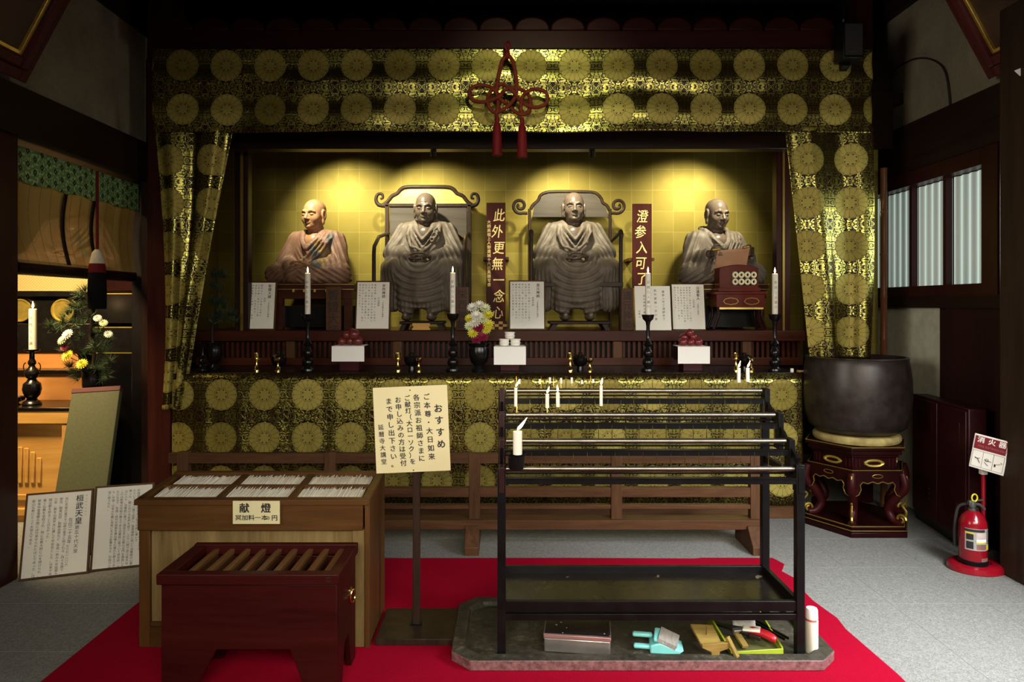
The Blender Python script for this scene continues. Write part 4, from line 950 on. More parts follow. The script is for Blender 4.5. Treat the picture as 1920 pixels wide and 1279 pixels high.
# ---------------------------------------------------------------- things on the altar table
def flame(t, c, s=1., lean=(0, 0), power=.5):
    """candle flame and the light it gives"""
    pr = [(.0005, 0), (.0045, .004), (.0062, .011), (.0050, .020), (.0025, .030), (.0004, .040)]
    m = M(); m.lathe([(r*s, z*s) for r, z in pr], 12)
    m.v = [(c[0]+p[0]+lean[0]*p[2], c[1]+p[1]+lean[1]*p[2], c[2]+p[2]) for p in m.v]
    m.build('flame', 'flame', t)
    M().cyl((c[0], c[1], c[2]-.006), (c[0]+lean[0]*.006, c[1], c[2]+.006), .0009, n=5).build('wick', 'ink', t)
    lamp('candle_glow', 'POINT', (c[0]+lean[0]*.02*s, c[1]-.012, c[2]+.030*s), power, (1, .62, .26), shadow_soft_size=.012)
def candlestick(px, d, ytop, ybase, zb, label, s=1.):
    x = WX(px, d); H = WZ(ytop, d)-zb; t = thing('candlestick', label, 'candlestick', (x, d, zb), group='black altar candlesticks')
    P = lambda L: [(r*s, z*H) for r, z in L]
    M().lathe(P([(.048, 0), (.052, .01), (.050, .04), (.040, .055), (.030, .08), (.040, .12), (.044, .16), (.036, .21), (.022, .24)]), 28, (x, d, zb)).build('base', 'lacq', t)
    M().lathe(P([(.022, .24), (.032, .27), (.038, .31), (.034, .36), (.022, .40), (.018, .43), (.030, .455), (.034, .48), (.028, .51), (.017, .54), (.015, .62), (.014, .80), (.018, .86), (.022, .88)]), 28, (x, d, zb)).build('stem', 'lacq', t)
    M().lathe(P([(.020, .875), (.040, .92), (.048, .985), (.050, 1.0), (.040, 1.0), (.030, .965)]), 28, (x, d, zb)).build('drip_cup', 'lacq', t)
    return Vector((x, d, zb+H*.975))
def candle(c, r, h, label, text='延暦寺大講堂', lit=True, power=.6, group=None, lean=(0, 0), fs=1.):
    t = thing('candle', label, 'candle', c, group=group)
    M().lathe([(r, 0), (r, h*.985), (r*.8, h), (r*.3, h-.002)], 20, c).build('wax', 'wax', t)
    if text:
        m = M(); v, f = glyphs(text, r*1.15, bold=.0, pitch=1.55)
        m.add([(c[0]+r*1.012*math.sin(q[0]/r), c[1]-r*1.012*math.cos(q[0]/r), c[2]+h*.82+q[1]) for q in v], f); m.build('lettering', 'ink', t, smooth=False)
    if lit: flame(t, (c[0], c[1], c[2]+h+.004), fs, lean, power)
    return t
dd = 5.14
CS = ((577, 589, 512, 'black candlestick under the salmon-robed monk', 'tall lit candle in front of the salmon-robed monk', .012),
      (849, 588, 511, 'black candlestick beside the flower vase', 'tall lit candle beside the flower vase', .012),
      (1215, 590, 512, 'black candlestick before the sheet of handwriting', 'tall lit candle before the sheet of handwriting', .012),
      (1453, 589, 513, 'black candlestick standing nearest the bell-side curtain', 'tall lit candle nearest the bell-side curtain', .012))
for px, yt, yc, l1, l2, r in CS:
    c = candlestick(px, dd, yt, 697, TAB, l1, .95)
    candle(c, .0205, WZ(yc, dd)-c.z, l2, power=.38, group='tall altar candles', fs=1.05)
candlestick(380, 5.2, 642, 697, TAB, 'short black candlestick in shade beside the narrow end of the curtain', .7)
def brass(px, d, ytop, label, tall):
    x = WX(px, d); H = WZ(ytop, d)-TAB; t = thing('brass_stand', label, 'stand', (x, d, TAB), group='small brass offering stands')
    M().lathe([(.020, 0), (.020, H*.10), (.014, H*.16), (.017, H*.22), (.010, H*.30), (.0085, H*.60), (.010, H*.66)], 20, (x, d, TAB)).build('stem', 'brass', t)
    if tall: M().lathe([(.011, H*.64), (.030, H*.66), (.030, H*.68), (.016, H*.70), (.020, H*.80), (.021, H*.98), (.025, H), (.020, H), (.016, H*.85)], 20, (x, d, TAB)).build('cup', 'brass', t)
    else: M().lathe([(.009, H*.62), (.020, H*.72), (.026, H*.92), (.027, H), (.022, H), (.014, H*.86)], 20, (x, d, TAB)).build('cup', 'brass', t)
dq = 5.10
for a, lb in (((481, 662), 'taller brass stand nearest the tapering curtain'), ((746, 662), 'taller brass stand below the elderly monk'), ((1069, 662), 'taller brass stand below the open-eyed monk'), ((1380, 662), 'taller brass stand below the reading monk')): brass(a[0], dq, a[1], lb, True)
for a, lb in (((521, 671), 'shorter brass stand beside the candle of the salmon-robed monk'), ((785, 671), 'shorter brass stand below the elderly monk'), ((1106, 671), 'shorter brass stand below the open-eyed monk'), ((1409, 672), 'shorter brass stand below the reading monk')): brass(a[0], dq, a[1], lb, False)
for px, lb in ((523, 'black lidded bowl behind the shorter brass stand nearest the tapering curtain'), (772, 'black lidded bowl between the brass stands below the elderly monk'), (1088, 'black lidded bowl between the brass stands below the open-eyed monk'), (1395, 'black lidded bowl between the brass stands below the reading monk')):
    x, y = WX(px, 5.2), 5.2; t = thing('lacquer_bowl', lb, 'bowl', (x, y, TAB), group='black lacquer bowls')
    M().lathe([(.026, 0), (.024, .02), (.022, .03), (.045, .045), (.056, .075), (.058, .095), (.052, .095), (.02, .06)], 26, (x, y, TAB)).build('bowl', 'lacq', t)
    M().lathe([(.056, .095), (.050, .108), (.030, .118), (.014, .121), (.016, .132), (.012, .134)], 26, (x, y, TAB)).build('lid', 'lacq', t)
# offering stands with a white paper over the tray
MT['whitepaper'] = plain('bright_white_paper', (.88, .85, .80), .8, 0, .02, 2)
def sanbo(px0, px1, y0, y1, label):
    d = 5.12; x0, x1, z0, z1 = WX(px0, d), WX(px1, d), WZ(y1, d), WZ(y0, d); c = (x0+x1)/2; w = x1-x0
    t = thing('offering_stand', label, 'stand', (c, d+.1, TAB), group='red offering stands with white paper')
    M().box(c-w*.30, c+w*.30, d+.03, d+.17, TAB, z0+.02).build('stand_body', 'brightred', t, bev=.003)
    M().box(c-w*.44, c+w*.44, d+.005, d+.195, z0+.02, z1-.004).build('tray', 'brightred', t, bev=.002)
    m = M().box(x0, x1, d-.002, d, z0, z1).hexa([(x0, d-.002, z1-.001), (x1, d-.002, z1-.001), (x1-.01, d+.2, z1-.001), (x0+.01, d+.2, z1-.001)], [(x0, d-.002, z1+.001), (x1, d-.002, z1+.001), (x1-.01, d+.2, z1+.001), (x0+.01, d+.2, z1+.001)])
    m.build('paper_cover', 'whitepaper', t, label='white paper folded over the front')
    return c, d+.1, z1+.001
a = sanbo(622, 683, 649, 678, 'red offering stand with white paper and dark red buns')
b = sanbo(926, 986, 650, 684, 'red offering stand with white paper and white cakes')
c_ = sanbo(1271, 1331, 650, 682, 'red offering stand with white paper and plums')
MT['fruit'] = plain('dark_red_fruit_skin', (.16, .020, .022), .25, 0, .3, 12); MT['bun'] = plain('dark_red_bean_bun', (.13, .020, .018), .32, 0, .3, 12)
for nm, q, L, mt, lb, g in (('red_bun', a, [(-.07, 0, .030, .034), (.05, 0, .032, .04), (-.01, .02, .030, .036), (-.035, -.005, .078, .032), (.022, 0, .082, .042), (.0, .03, .1, .03)], 'bun', 'dark red bun piled on the offering stand below the gold-panelled chair', 'dark red buns'),
                            ('plum', c_, [(-.055, 0, .028, .034), (.0, -.012, .027, .030), (.06, 0, .028, .034), (-.035, .035, .062, .034), (.025, .01, .066, .030), (-.004, .0, .098, .032)], 'fruit', 'shiny dark red plum piled on the offering stand before the reading monk', 'dark red plums')):
    for k, (x, y, z, r) in enumerate(L):
        o = M().ell((q[0]+x, q[1]+y, q[2]+z), (r*1.05, r, r*.92), 18, 12).build(nm, mt); tag(o, lb, 'fruit' if nm == 'plum' else 'bun', g)
for k, (x, z, lb) in enumerate(((-.042, 0, 'white fluted cake at the candlestick side of the bottom row'), (.042, 0, 'white fluted cake in the bottom row beside the glossy board'), (0, .052, 'white fluted cake on top of the stack of three'))):
    pr = [(.026, 0), (.034, .004), (.036, .018), (.040, .022), (.036, .026), (.034, .034), (.040, .046), (.041, .051), (.036, .051), (.03, .045)]
    o = M().lathe(pr, 28, (b[0]+x, b[1], b[2]+z)).build('fluted_cake', 'paper'); tag(o, lb, 'cake', 'stacked white cakes')
# flower vase
def leafmat(nm, a, b): return plain(nm, a, .5, 0, .35, 30)
MT['leaf'] = leafmat('dark_green_leaf', (.022, .050, .016), 0)
def vase(x, y, z, H, label, s=1.):
    t = thing('flower_vase', label, 'vase', (x, y, z))
    M().lathe([(.050*s, 0), (.052*s, .01*s), (.036*s, H*.12), (.030*s, H*.18), (.058*s, H*.30), (.074*s, H*.52), (.076*s, H*.72), (.070*s, H*.86), (.082*s, H*.97), (.086*s, H), (.076*s, H), (.062*s, H*.85)], 32, (x, y, z)).build('vase_body', 'lacq', t)
    return t
def mum(c, r, col, label, group, root, tilt=(0, 0), nm='chrysanthemum', layers=4):
    t = thing(nm, label, 'flower', root, group=group); m = M(); nrm = Vector((tilt[0], -1.0, .55+tilt[1])).normalized()
    q = nrm.to_track_quat('Z', 'Y').to_matrix().to_4x4(); T = Matrix.Translation(Vector(c)) @ q
    for l in range(layers):
        n = (14, 12, 9, 6)[l]; L = r*(1-.17*l); up = .25+.33*l
        for i in range(n):
            a = 2*PI*(i+.5*l)/n; d = Vector((math.cos(a), math.sin(a), 0)); sd = Vector((-math.sin(a), math.cos(a), 0)); w = r*.17
            p0 = d*r*.06; p1 = d*L*.6+Vector((0, 0, L*up*.55)); p2 = d*L*math.cos(up*.5)+Vector((0, 0, L*up*.62))
            m.add([p0-sd*w*.5, p0+sd*w*.5, p1+sd*w, p2+sd*w*.3+Vector((0, 0, .1*w)), p2-sd*w*.3, p1-sd*w, p1+Vector((0, 0, w*-.5))], [(0, 1, 6), (1, 2, 6), (2, 3, 6), (3, 4, 6), (4, 5, 6), (5, 0, 6)], 0, T)
    m.build('bloom', col, t)
    M().tube(smoothline([tuple(root), (root[0]*.6+c[0]*.4, root[1], root[2]*.5+c[2]*.5), tuple(Vector(c)+Vector((0, .012, -.01)))], 4), .003, 5).build('stem', 'leaf', t)
    return t
MT['mumw'] = plain('white_petal', (.74, .72, .62), .6, 0, .05); MT['mumy'] = plain('yellow_petal', (.62, .55, .035), .6, 0, .1); MT['mumr'] = plain('magenta_petal', (.20, .006, .030), .6, 0, .2); MT['mumc'] = plain('cream_petal', (.66, .68, .40), .6, 0, .06)
vx, vy = WX(898, 5.16), 5.16
vase(vx, vy, TAB, WZ(643, 5.16)-TAB, 'black lacquer vase of chrysanthemums in the middle of the altar table')
vr = (vx, vy, WZ(650, 5.16))
for px, py, r, col, lb in ((899, 572, .040, 'mumw', 'topmost small white chrysanthemum in the altar vase'), (886, 577, .045, 'mumw', 'white chrysanthemum just below the topmost bloom'), (909, 578, .045, 'mumc', 'pale cream chrysanthemum near the top of the altar vase bouquet'),
                           (894, 592, .052, 'mumw', 'large white chrysanthemum in the middle of the altar bouquet'), (880, 597, .036, 'mumy', 'small yellow chrysanthemum at the candle side of the bouquet'), (905, 597, .048, 'mumc', 'greenish white chrysanthemum in the middle of the altar bouquet'), (915, 590, .042, 'mumy', 'yellow chrysanthemum highest on the red plaque side'),
                           (890, 604, .050, 'mumw', 'white chrysanthemum lower in the altar bouquet'), (881, 611, .042, 'mumc', 'cream chrysanthemum low on the candle side of the bouquet'), (915, 608, .044, 'mumy', 'yellow chrysanthemum in the middle on the red plaque side'), (911, 618, .040, 'mumy', 'lower yellow chrysanthemum on the red plaque side'), (887, 624, .044, 'mumy', 'lowest yellow chrysanthemum on the candle side')):
    mum(W(px, py, 5.10), r, col, lb, 'chrysanthemums in the altar vase', vr, ((px-898)*.012, (610-py)*.008))
for px, py, r, lb in ((897, 613, .048, 'dark magenta bloom in the heart of the bouquet'), (905, 631, .046, 'dark magenta bloom at the vase rim'), (893, 636, .040, 'dark magenta bloom drooping at the candle side of the vase rim')):
    mum(W(px, py, 5.09), r, 'mumr', lb, 'magenta blooms in the altar vase', vr, nm='magenta_bloom')
m = M()
for k in range(46):
    c = W(898+rng.uniform(-18, 18), rng.uniform(575, 640), 5.13+rng.uniform(-.02, .05)); a = rng.uniform(0, 6.28); L = rng.uniform(.03, .06); d = Vector((math.cos(a), rng.uniform(-.5, .3), math.sin(a))).normalized()*L; sd = Vector((-d.z, 0, d.x))*.22
    m.add([c, c+d*.5+sd, c+d, c+d*.5-sd, c+d*.5+Vector((0, -.004, 0))], [(0, 1, 4), (1, 2, 4), (2, 3, 4), (3, 0, 4)])
tag(m.build('bouquet_leaves', 'leaf'), 'dark green leaves among the chrysanthemums in the altar vase', 'leaves', kind='stuff')
# pine branch arrangement behind the left curtain and a dark vase for it
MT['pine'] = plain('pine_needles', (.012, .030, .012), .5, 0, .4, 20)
def pine_tuft(m, c, n, L, up=(0, -.2, 1), spread=1.1, w=.0016):
    u = Vector(up).normalized()
    for k in range(n):
        d = (u+Vector(rng.normal(0, spread*.5, 3))).normalized()*L*rng.uniform(.7, 1.1); s = d.cross(Vector((rng.normal(), rng.normal(), rng.normal()))).normalized()*w
        m.add([c-s, c+s, c+d], [(0, 1, 2)])
px_, py_ = WX(402, 5.36), 5.36
v2 = vase(px_, py_, TAB, .20, 'dark vase of pine sprays half hidden behind the tapering curtain', .8)
pn = thing('pine_spray', 'dark pine spray rising behind the tapering curtain', 'plant', (px_, py_, TAB+.18))
M().tube(smoothline([(px_, py_, TAB+.1), (px_-.02, py_, TAB+.3), (px_+.03, py_, TAB+.55), (px_+.0, py_, TAB+.78)], 5), [.012]*10+[.007]*6, 7).build('stem', 'dark', pn)
m = M()
for a, b_, n in ((405, 520, 40), (420, 522, 40), (398, 540, 30), (412, 543, 40), (395, 570, 50), (410, 572, 60), (425, 576, 50), (435, 590, 50), (405, 595, 60), (420, 600, 50), (395, 605, 40), (440, 603, 30), (412, 514, 30)):
    for k in range(3): pine_tuft(m, W(a+rng.uniform(-6, 6), b_+rng.uniform(-4, 4), 5.36+rng.uniform(-.05, .05)), n, .075)
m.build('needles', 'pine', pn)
# white stick and small white cap at the bell end of the table
o = M().lathe([(.012, 0), (.012, .02), (.010, .024)], 14, (WX(1485, 5.1), 5.1, TAB)).build('white_cap', 'whitepaper'); tag(o, 'tiny white cap lying at the bell end of the altar table', 'cap')
o = M().box(WX(1497, 5.08), WX(1506, 5.08), 5.07, 5.11, TAB-.002+.002, TAB+.012).build('wood_block', 'orange'); tag(o, 'tiny wooden block at the bell end of the altar table', 'block')

# ---------------------------------------------------------------- cedar railing in front of the altar
fy = 4.45; fx0, fx1 = WX(318, fy), WX(1424, fy)
rl = thing('wooden_railing', 'low worn cedar railing on block feet in front of the altar cloth', 'railing', (0, fy, 0))
for py0, py1, nm in ((849, 868, 'top_rail'), (913, 931, 'middle_rail'), (945, 953, 'lower_rail')):
    M().box(fx0, fx1, fy-.022, fy+.022, WZ(py1, fy), WZ(py0, fy)).build(nm, 'rail', rl, bev=.003)
M().box(fx0, fx1, fy-.06, fy+.06, WZ(994, fy-.06), WZ(976, fy-.06)).build('base_beam', 'rail', rl, bev=.004)
for px in (345, 620, 890, 1155, 1415):
    x = WX(px, fy); M().box(x-.035, x+.035, fy-.027, fy+.027, WZ(990, fy), WZ(847, fy) if px not in (890, 1155) else WZ(850, fy)).build('post', 'railz', rl, bev=.003)
for px in (345, 885, 1418):
    x = WX(px, fy-.1); z1 = WZ(985, fy-.05)
    M().prism([(fy-.17, 0), (fy+.17, 0), (fy+.17, .05), (fy+.12, .10), (fy+.07, z1), (fy-.07, z1), (fy-.12, .10), (fy-.17, .05)], x-.045, x+.045, axis='x').build('foot', 'railz', rl, bev=.004)

# ---------------------------------------------------------------- candle dispenser
cx0, cx1, cy0, cy1 = -1.656, -.612, 3.13, 3.51
cb = thing('candle_box', 'brown wooden candle cabinet with six compartments of thin white candles', 'cabinet', ((cx0+cx1)/2, (cy0+cy1)/2, 0))
zf, zk = .672, .700
def zt_(y): return zf+(zk-zf)*(y-cy0)/(cy1-cy0)
M().box(cx0, cx1-.03, cy0-.012, cy0+.012, .535, zf-.012).build('header_board', 'brown', cb, bev=.003)
M().box(cx0+.045, cx1-.075, cy0+.018, cy0+.030, .11, .535).build('front_panel', 'tan', cb)
M().box(cx0, cx0+.05, cy0, cy0+.04, 0, .535).build('front_post', 'brownz', cb, bev=.003)
M().box(cx1-.08, cx1-.025, cy0, cy0+.04, 0, .535).build('front_post', 'tan', cb, bev=.003)
M().box(cx0+.05, cx1-.08, cy0-.002, cy0+.04, 0, .095).box(cx0+.05, cx1-.08, cy0+.004, cy0+.04, .095, .115).build('base_board', 'brown', cb, bev=.003)
M().hexa([(cx1-.022, cy0-.01, 0), (cx1, cy0-.01, 0), (cx1, cy1, 0), (cx1-.022, cy1, 0)], [(cx1-.022, cy0-.01, zf), (cx1, cy0-.01, zf), (cx1, cy1, zk+.004), (cx1-.022, cy1, zk+.004)]).build('side_panel', 'brownz', cb, bev=.002)
M().box(cx0, cx0+.02, cy0+.02, cy1, 0, zf-.02).build('side_panel', 'brownz', cb)
M().box(cx0, cx1-.02, cy1-.015, cy1, 0, zf).build('rear_panel', 'brown', cb)
# top frame and dividers
def slab(x0, x1, y0, y1, h0, h1, nm, mt='brown'):
    return M().hexa([(x0, y0, zt_(y0)+h0), (x1, y0, zt_(y0)+h0), (x1, y1, zt_(y1)+h0), (x0, y1, zt_(y1)+h0)], [(x0, y0, zt_(y0)+h1), (x1, y0, zt_(y0)+h1), (x1, y1, zt_(y1)+h1), (x0, y1, zt_(y1)+h1)]).build(nm, mt, cb, bev=.002)
X0, X1 = cx0-.012, cx1-.002
slab(X0+.02, X1-.02, cy0+.02, cy1-.02, -.05, -.04, 'tray_floor', 'dark')
slab(X0, X1, cy0-.02, cy0+.022, -.02, .004, 'front_edge'); slab(X0, X1, cy1-.025, cy1+.006, -.02, .010, 'rear_edge')
slab(X0, X0+.035, cy0, cy1, -.02, .004, 'side_edge'); slab(X1-.035, X1, cy0, cy1, -.02, .006, 'side_edge')
ym = (cy0+cy1)/2+.004
slab(X0+.03, X1-.03, ym-.008, ym+.008, -.04, .002, 'middle_divider')
cw = (X1-X0-.07)/3
for k in (1, 2):
    x = X0+.035+cw*k; slab(x-.014, x+.014, cy0, cy1, -.04, .003, 'divider')
# fifty thin candles in each of the six compartments
cm = M().lathe([(.0030, 0), (.0030, .128), (.0016, .132), (.0006, .133), (.0005, .150)], 7)
proto = None; where = ('first', 'middle', 'last')
for r in range(2):
    for k in range(3):
        xa2 = X0+.035+cw*k+.016; xb2 = xa2+cw-.032; yb0 = cy0+.026 if r == 0 else ym+.012
        lb = 'thin white candle in the %s row of the cabinet, %s compartment' % (('front', 'back')[r], ('text-panel side', 'middle', 'notice-stand side')[k])
        gp_ = 'thin candles in the %s row, %s' % (('front', 'back')[r], ('text panel side', 'middle', 'notice side')[k])
        nA = 50
        for i in range(nA):
            x = xa2+.003+(xb2-xa2-.006)*i/(nA-1)
            if proto is None:
                proto = cm.build('thin_candle', 'wax', local=True); o = proto
            else: o = proto.copy(); COL.objects.link(o)
            o.location = (x, yb0+.004+rng.uniform(0, .014), zt_(yb0)-.012+rng.uniform(-.004, .004))
            o.rotation_euler = (-PI/2+.10+rng.uniform(-.03, .05), 0, rng.uniform(-.02, .02)); tag(o, lb, 'candle', gp_)
# the heaps the thin candles lie on
MT['waxheap'] = (lambda g: (lambda x: g.set(color=g.mix((x[0]*1000).f('SINE')*.5+.5, (.80, .75, .63), (.88, .83, .72)), rough=.5).m)(g.sep(g.coord())))(G('heaped_white_wax'))
for r in range(2):
    for k in range(3):
        xa2 = X0+.035+cw*k+.015; xb2 = xa2+cw-.030; yb0 = cy0+.024 if r == 0 else ym+.010; y1 = yb0+.138; h0 = -.0175
        m = M(); n = 60
        for i in range(n):
            x = xa2+(xb2-xa2)*(i+.5)/n; yy = y1+rng.uniform(-.012, .006)
            m.tube([(x, yb0, zt_(yb0)+h0), (x, yy, zt_(yy)+h0+.006)], .0032, 6)
        o = m.build('candle_heap', 'waxheap'); tag(o, 'lower layer of thin white candles in the %s row, %s compartment' % (('front', 'back')[r], ('text-panel side', 'middle', 'notice-stand side')[k]), 'candles', kind='stuff')
# price card
d = 3.10; T = Matrix.Translation((WX(436, d), d+.005, WZ(983, d)))
pc = thing('price_card', 'cream price card reading 献燈 on the front of the candle cabinet', 'sign', mat=T); w_, h_ = (524-436)/FPX*d, (983-940)/FPX*d
sh = M().box(0, w_, -.002, .003, 0, h_).build('card', 'cream', pc, local=True)
m = M(); P = lambda x, y, s, t, **k: (t, x*w_, y*h_, s*h_, dict(vertical=False, **k))
write(m, Matrix(), [P(.14, .91, .44, '献', bold=.03), P(.60, .91, .44, '燈', bold=.03), P(.05, .40, .25, '冥加料一本', bold=.02, sx=1.14), P(.685, .37, .21, '50', bold=.012), P(.825, .40, .27, '円', bold=.025)], .003)
m.build('lettering', 'ink', sh, local=True, smooth=False)

# ---------------------------------------------------------------- offertory box
ox0, ox1, oy0, oy1 = -1.362, -.650, 2.70, 3.06; H = .500
ob = thing('offertory_box', 'oxblood red wooden offertory box with slatted top standing before the candle cabinet', 'offertory box', ((ox0+ox1)/2, (oy0+oy1)/2, 0))
bx0_, bx1_, by0, by1 = ox0+.014, ox1-.010, oy0+.014, oy1-.012
def cut(a, b, c0, c1, d0, d1, h): return [(a, 0), (c0, 0), (d0, h), (d1, h), (c1, 0), (b, 0), (b, .455), (a, .455)]
M().prism(cut(bx0_, bx1_, bx0_+.11, bx1_-.11, bx0_+.215, bx1_-.185, .20), by0, by0+.022).build('front_panel', 'box', ob, bev=.003)
M().prism(cut(bx0_, bx1_, bx0_+.11, bx1_-.11, bx0_+.215, bx1_-.185, .20), by1-.022, by1).build('rear_panel', 'box', ob, bev=.003)
for x in (bx0_, bx1_-.022):
    M().prism(cut(by0+.022, by1-.022, by0+.08, by1-.08, by0+.13, by1-.13, .17), x, x+.022, axis='x').build('side_panel', 'box', ob)
M().box(bx0_+.022, bx1_-.022, by0+.022, by1-.022, .20, .215).build('bottom', 'dark', ob)
m = M(); rz0 = .458
rw, rd = .055, .045
m.box(ox0, ox1, oy0, oy0+rd, rz0, H); m.box(ox0, ox1, oy1-.03, oy1, rz0, H+.004)
m.box(ox0, ox0+rw, oy0+rd, oy1-.03, rz0, H); m.box(ox1-rw*.8, ox1, oy0+rd, oy1-.03, rz0, H)
m.build('rim', 'box', ob, bev=.004)
for k in range(9):
    x = ox0+rw+.045+(ox1-ox0-rw*1.8-.065)*k/8; y0, y1 = oy0+rd, oy1-.03; zt2_ = H-.018
    M().prism([(x-.019, zt2_-.004), (x-.006, zt2_+.004), (x+.012, zt2_+.002), (x+.002, zt2_-.05), (x-.010, zt2_-.05)], y0, y1).build('slat', 'boxy', ob, bev=.0015)
M().hexa([(bx0_+.022, by0+.022, H-.075), (bx1_-.022, by0+.022, H-.075), (bx1_-.022, by1-.025, H-.12), (bx0_+.022, by1-.025, H-.12)], [(bx0_+.022, by0+.022, H-.068), (bx1_-.022, by0+.022, H-.068), (bx1_-.022, by1-.025, H-.113), (bx0_+.022, by1-.025, H-.113)]).build('coin_chute', 'tan', ob, label='pale inner boards under the slats')
hx = bx1_; hy = by1-.10; hz = .335
hd = M().lathe([(.018, 0), (.018, .003), (.012, .006)], 16, T=Matrix.Translation((hx, hy, hz)) @ rotm(0, PI/2, 0)).build('handle_plate', 'brass', ob)
M().tube([(hx+.010+.006*math.sin(a), hy+.020*math.sin(a), hz-.022+.026*math.cos(a)) for a in np.linspace(0, 2*PI, 22)[:-1]], .0038, 7, True).build('ring_handle', 'brass', hd)
M().box(ox1-.05, ox1-.030, oy0-.0008, oy0, .470, .478).box(ox1-.05, ox1-.030, oy0-.0008, oy0, .484, .490).build('joint_pin', 'dark', ob)

# ---------------------------------------------------------------- notice on a stand
sy = 3.29; ss = thing('sign_stand', 'black wooden stand with square base holding the cream notice', 'stand', (WX(779, sy), sy, 0))
M().box(-.592, -.225, 3.14, 3.46, .007, .037).build('base_plate', 'blackwood', ss, bev=.003)
c = WX(781, sy); M().box(c-.017, c+.017, sy-.012, sy+.012, .037, 1.12).build('pole', 'blackwood', ss, bev=.002)
M().box(c-.03, c+.03, sy-.02, sy+.02, .037, .041).build('pole_socket', 'blackiron', ss)
bl, br, tl = W(706, 888, 3.262), W(845, 882, 3.262), W(698, 727.5, 3.262)
col = [('おすすめ', .865, .78, .105, dict(pitch=1.32, bold=.030, slope=-.045)),
       ('ご本尊・大日如来', .715, .91, .080, dict(pitch=1.25, bold=.022, slope=-.045)), ('各宗派お祖師さまに', .58, .905, .078, dict(pitch=1.14, bold=.022, slope=-.045)),
       ('ご献灯（大ローソク）を', .455, .90, .072, dict(pitch=1.03, bold=.022, slope=-.045)), ('お申し込みの方は受付', .330, .885, .076, dict(pitch=1.08, bold=.022, slope=-.045)),
       ('まで申し出下さい。', .205, .875, .078, dict(pitch=1.18, bold=.022, slope=-.045)), ('延暦寺大講堂', .085, .57, .068, dict(pitch=1.18, bold=.016, slope=-.045))]
pl = plaque('notice_board', 'tilted cream notice headed おすすめ on the black stand', 'sign', bl, br, tl, col, border=0, thick=.006, fm='cream', sm_='cream')
f = FRAME[pl]
for (u, v, nm) in ((.50, .955, 'thumb_tack'), (.50, .022, 'thumb_tack')):
    mm, w2, h2 = frame_mat(bl, br, tl); M().lathe([(.004, 0), (.003, .002)], 10, T=Matrix.Translation((u*w2, -.002, v*h2)) @ rotm(PI/2, 0, 0)).build(nm, 'brass', pl, local=True)

# ---------------------------------------------------------------- candle rack
MT['rackred'] = plain('dark_maroon_painted_iron', (.022, .006, .006), .3, .2, .2, 10)
rk = thing('candle_rack', 'black iron candle rack with four stepped rows of spikes standing in the stone tray', 'rack', (.64, 3.2, .03))
rx0 = WX(940.5, 3.0); RT = [(3.38, 1.131, 1440), (3.215, 1.039, 1466), (3.09, .942, 1487), (3.0, .839, 1503)]
rxr = WX(1499, 3.0)
RAILS = []
for i, (d, z, px) in enumerate(RT):
    tr = M().cyl((rx0+.02, d+.01, z), (rxr-.02, d+.01, z), .0115, n=12).build('steel_rail', 'steel', rk, label='steel tube rail')
    RAILS.append(tr)
    M().box(rx0, rxr, d-.012, d+.012, z-.062, z-.040).box(rx0, rxr, d-.016, d+.016, z-.040, z-.036).build('black_bar', 'blackiron', rk)
    M().box(rx0, rxr, d+.055, d+.075, z-.034, z-.028).build('drip_bar', 'steel' if i == 9 else 'blackiron', rk)
    zb0 = RT[i+1][1]-.06 if i < 3 else z-.1
    for x in (rx0-.012, rxr-.012):
        M().box(x, x+.024, d-.018, d+.045, zb0, z+.012).build('tier_bracket', 'rackred' if x < .5 else 'blackiron', rk, bev=.002)
    n = 20
    sp = M().lathe([(.0024, 0), (.0020, .03), (.0004, .062)], 6)
    first = None
    for k in range(n):
        x = rx0+.07+(rxr-rx0-.14)*k/(n-1)
        if first is None:
            first = sp.build('spike', 'brass', tr, local=True); o = first
        else: o = first.copy(); COL.objects.link(o); o.parent = tr
        o.location = FRAME[rk] @ Vector((x, d+.01, z+.010))
M().box(rx0-.018, rx0+.018, 2.985, 3.02, .032, .84).build('leg', 'blackiron', rk, bev=.002)
M().box(rxr-.018, rxr+.018, 2.985, 3.02, .032, .86).build('leg', 'blackiron', rk, bev=.002)
for x in (rx0, rxr): M().box(x-.018, x+.018, 3.385, 3.42, .032, 1.13 if x < .5 else 1.09).build('leg', 'blackiron', rk, bev=.002)
for x in (rx0, rxr):
    M().bar((x, 3.0, .80), (x, 3.40, .80), .02, .03).bar((x, 3.02, .87), (x, 3.39, 1.08), .012, .03).build('side_rail', 'blackiron', rk)
MT['rackpan'] = (lambda g: (lambda n, w: g.set(color=g.mix(n > .66, (.006, .004, .003), (.12, .10, .07)), rough=n*.2+.18, spec=.4).bump(w, .15, .002).m)(g.noise(g.coord(), 6, 5, .62, .4), g.noise(g.coord(), 60, 3)))(G('waxy_black_pan'))
pn_ = M().box(rx0, rxr, 3.0, 3.40, .232, .238).build('drip_pan', 'rackpan', rk, label='wax-spattered black drip pan')
m = M().box(rx0, rxr, 2.99, 3.012, .228, .272).box(rx0, rxr, 3.39, 3.412, .228, .272).box(rx0-.01, rx0+.012, 3.0, 3.4, .228, .272).box(rxr-.012, rxr+.01, 3.0, 3.4, .228, .272)
m.box(rx0, rxr, 2.988, 3.01, .190, .217); m.build('pan_rim', 'blackiron', rk, bev=.002)
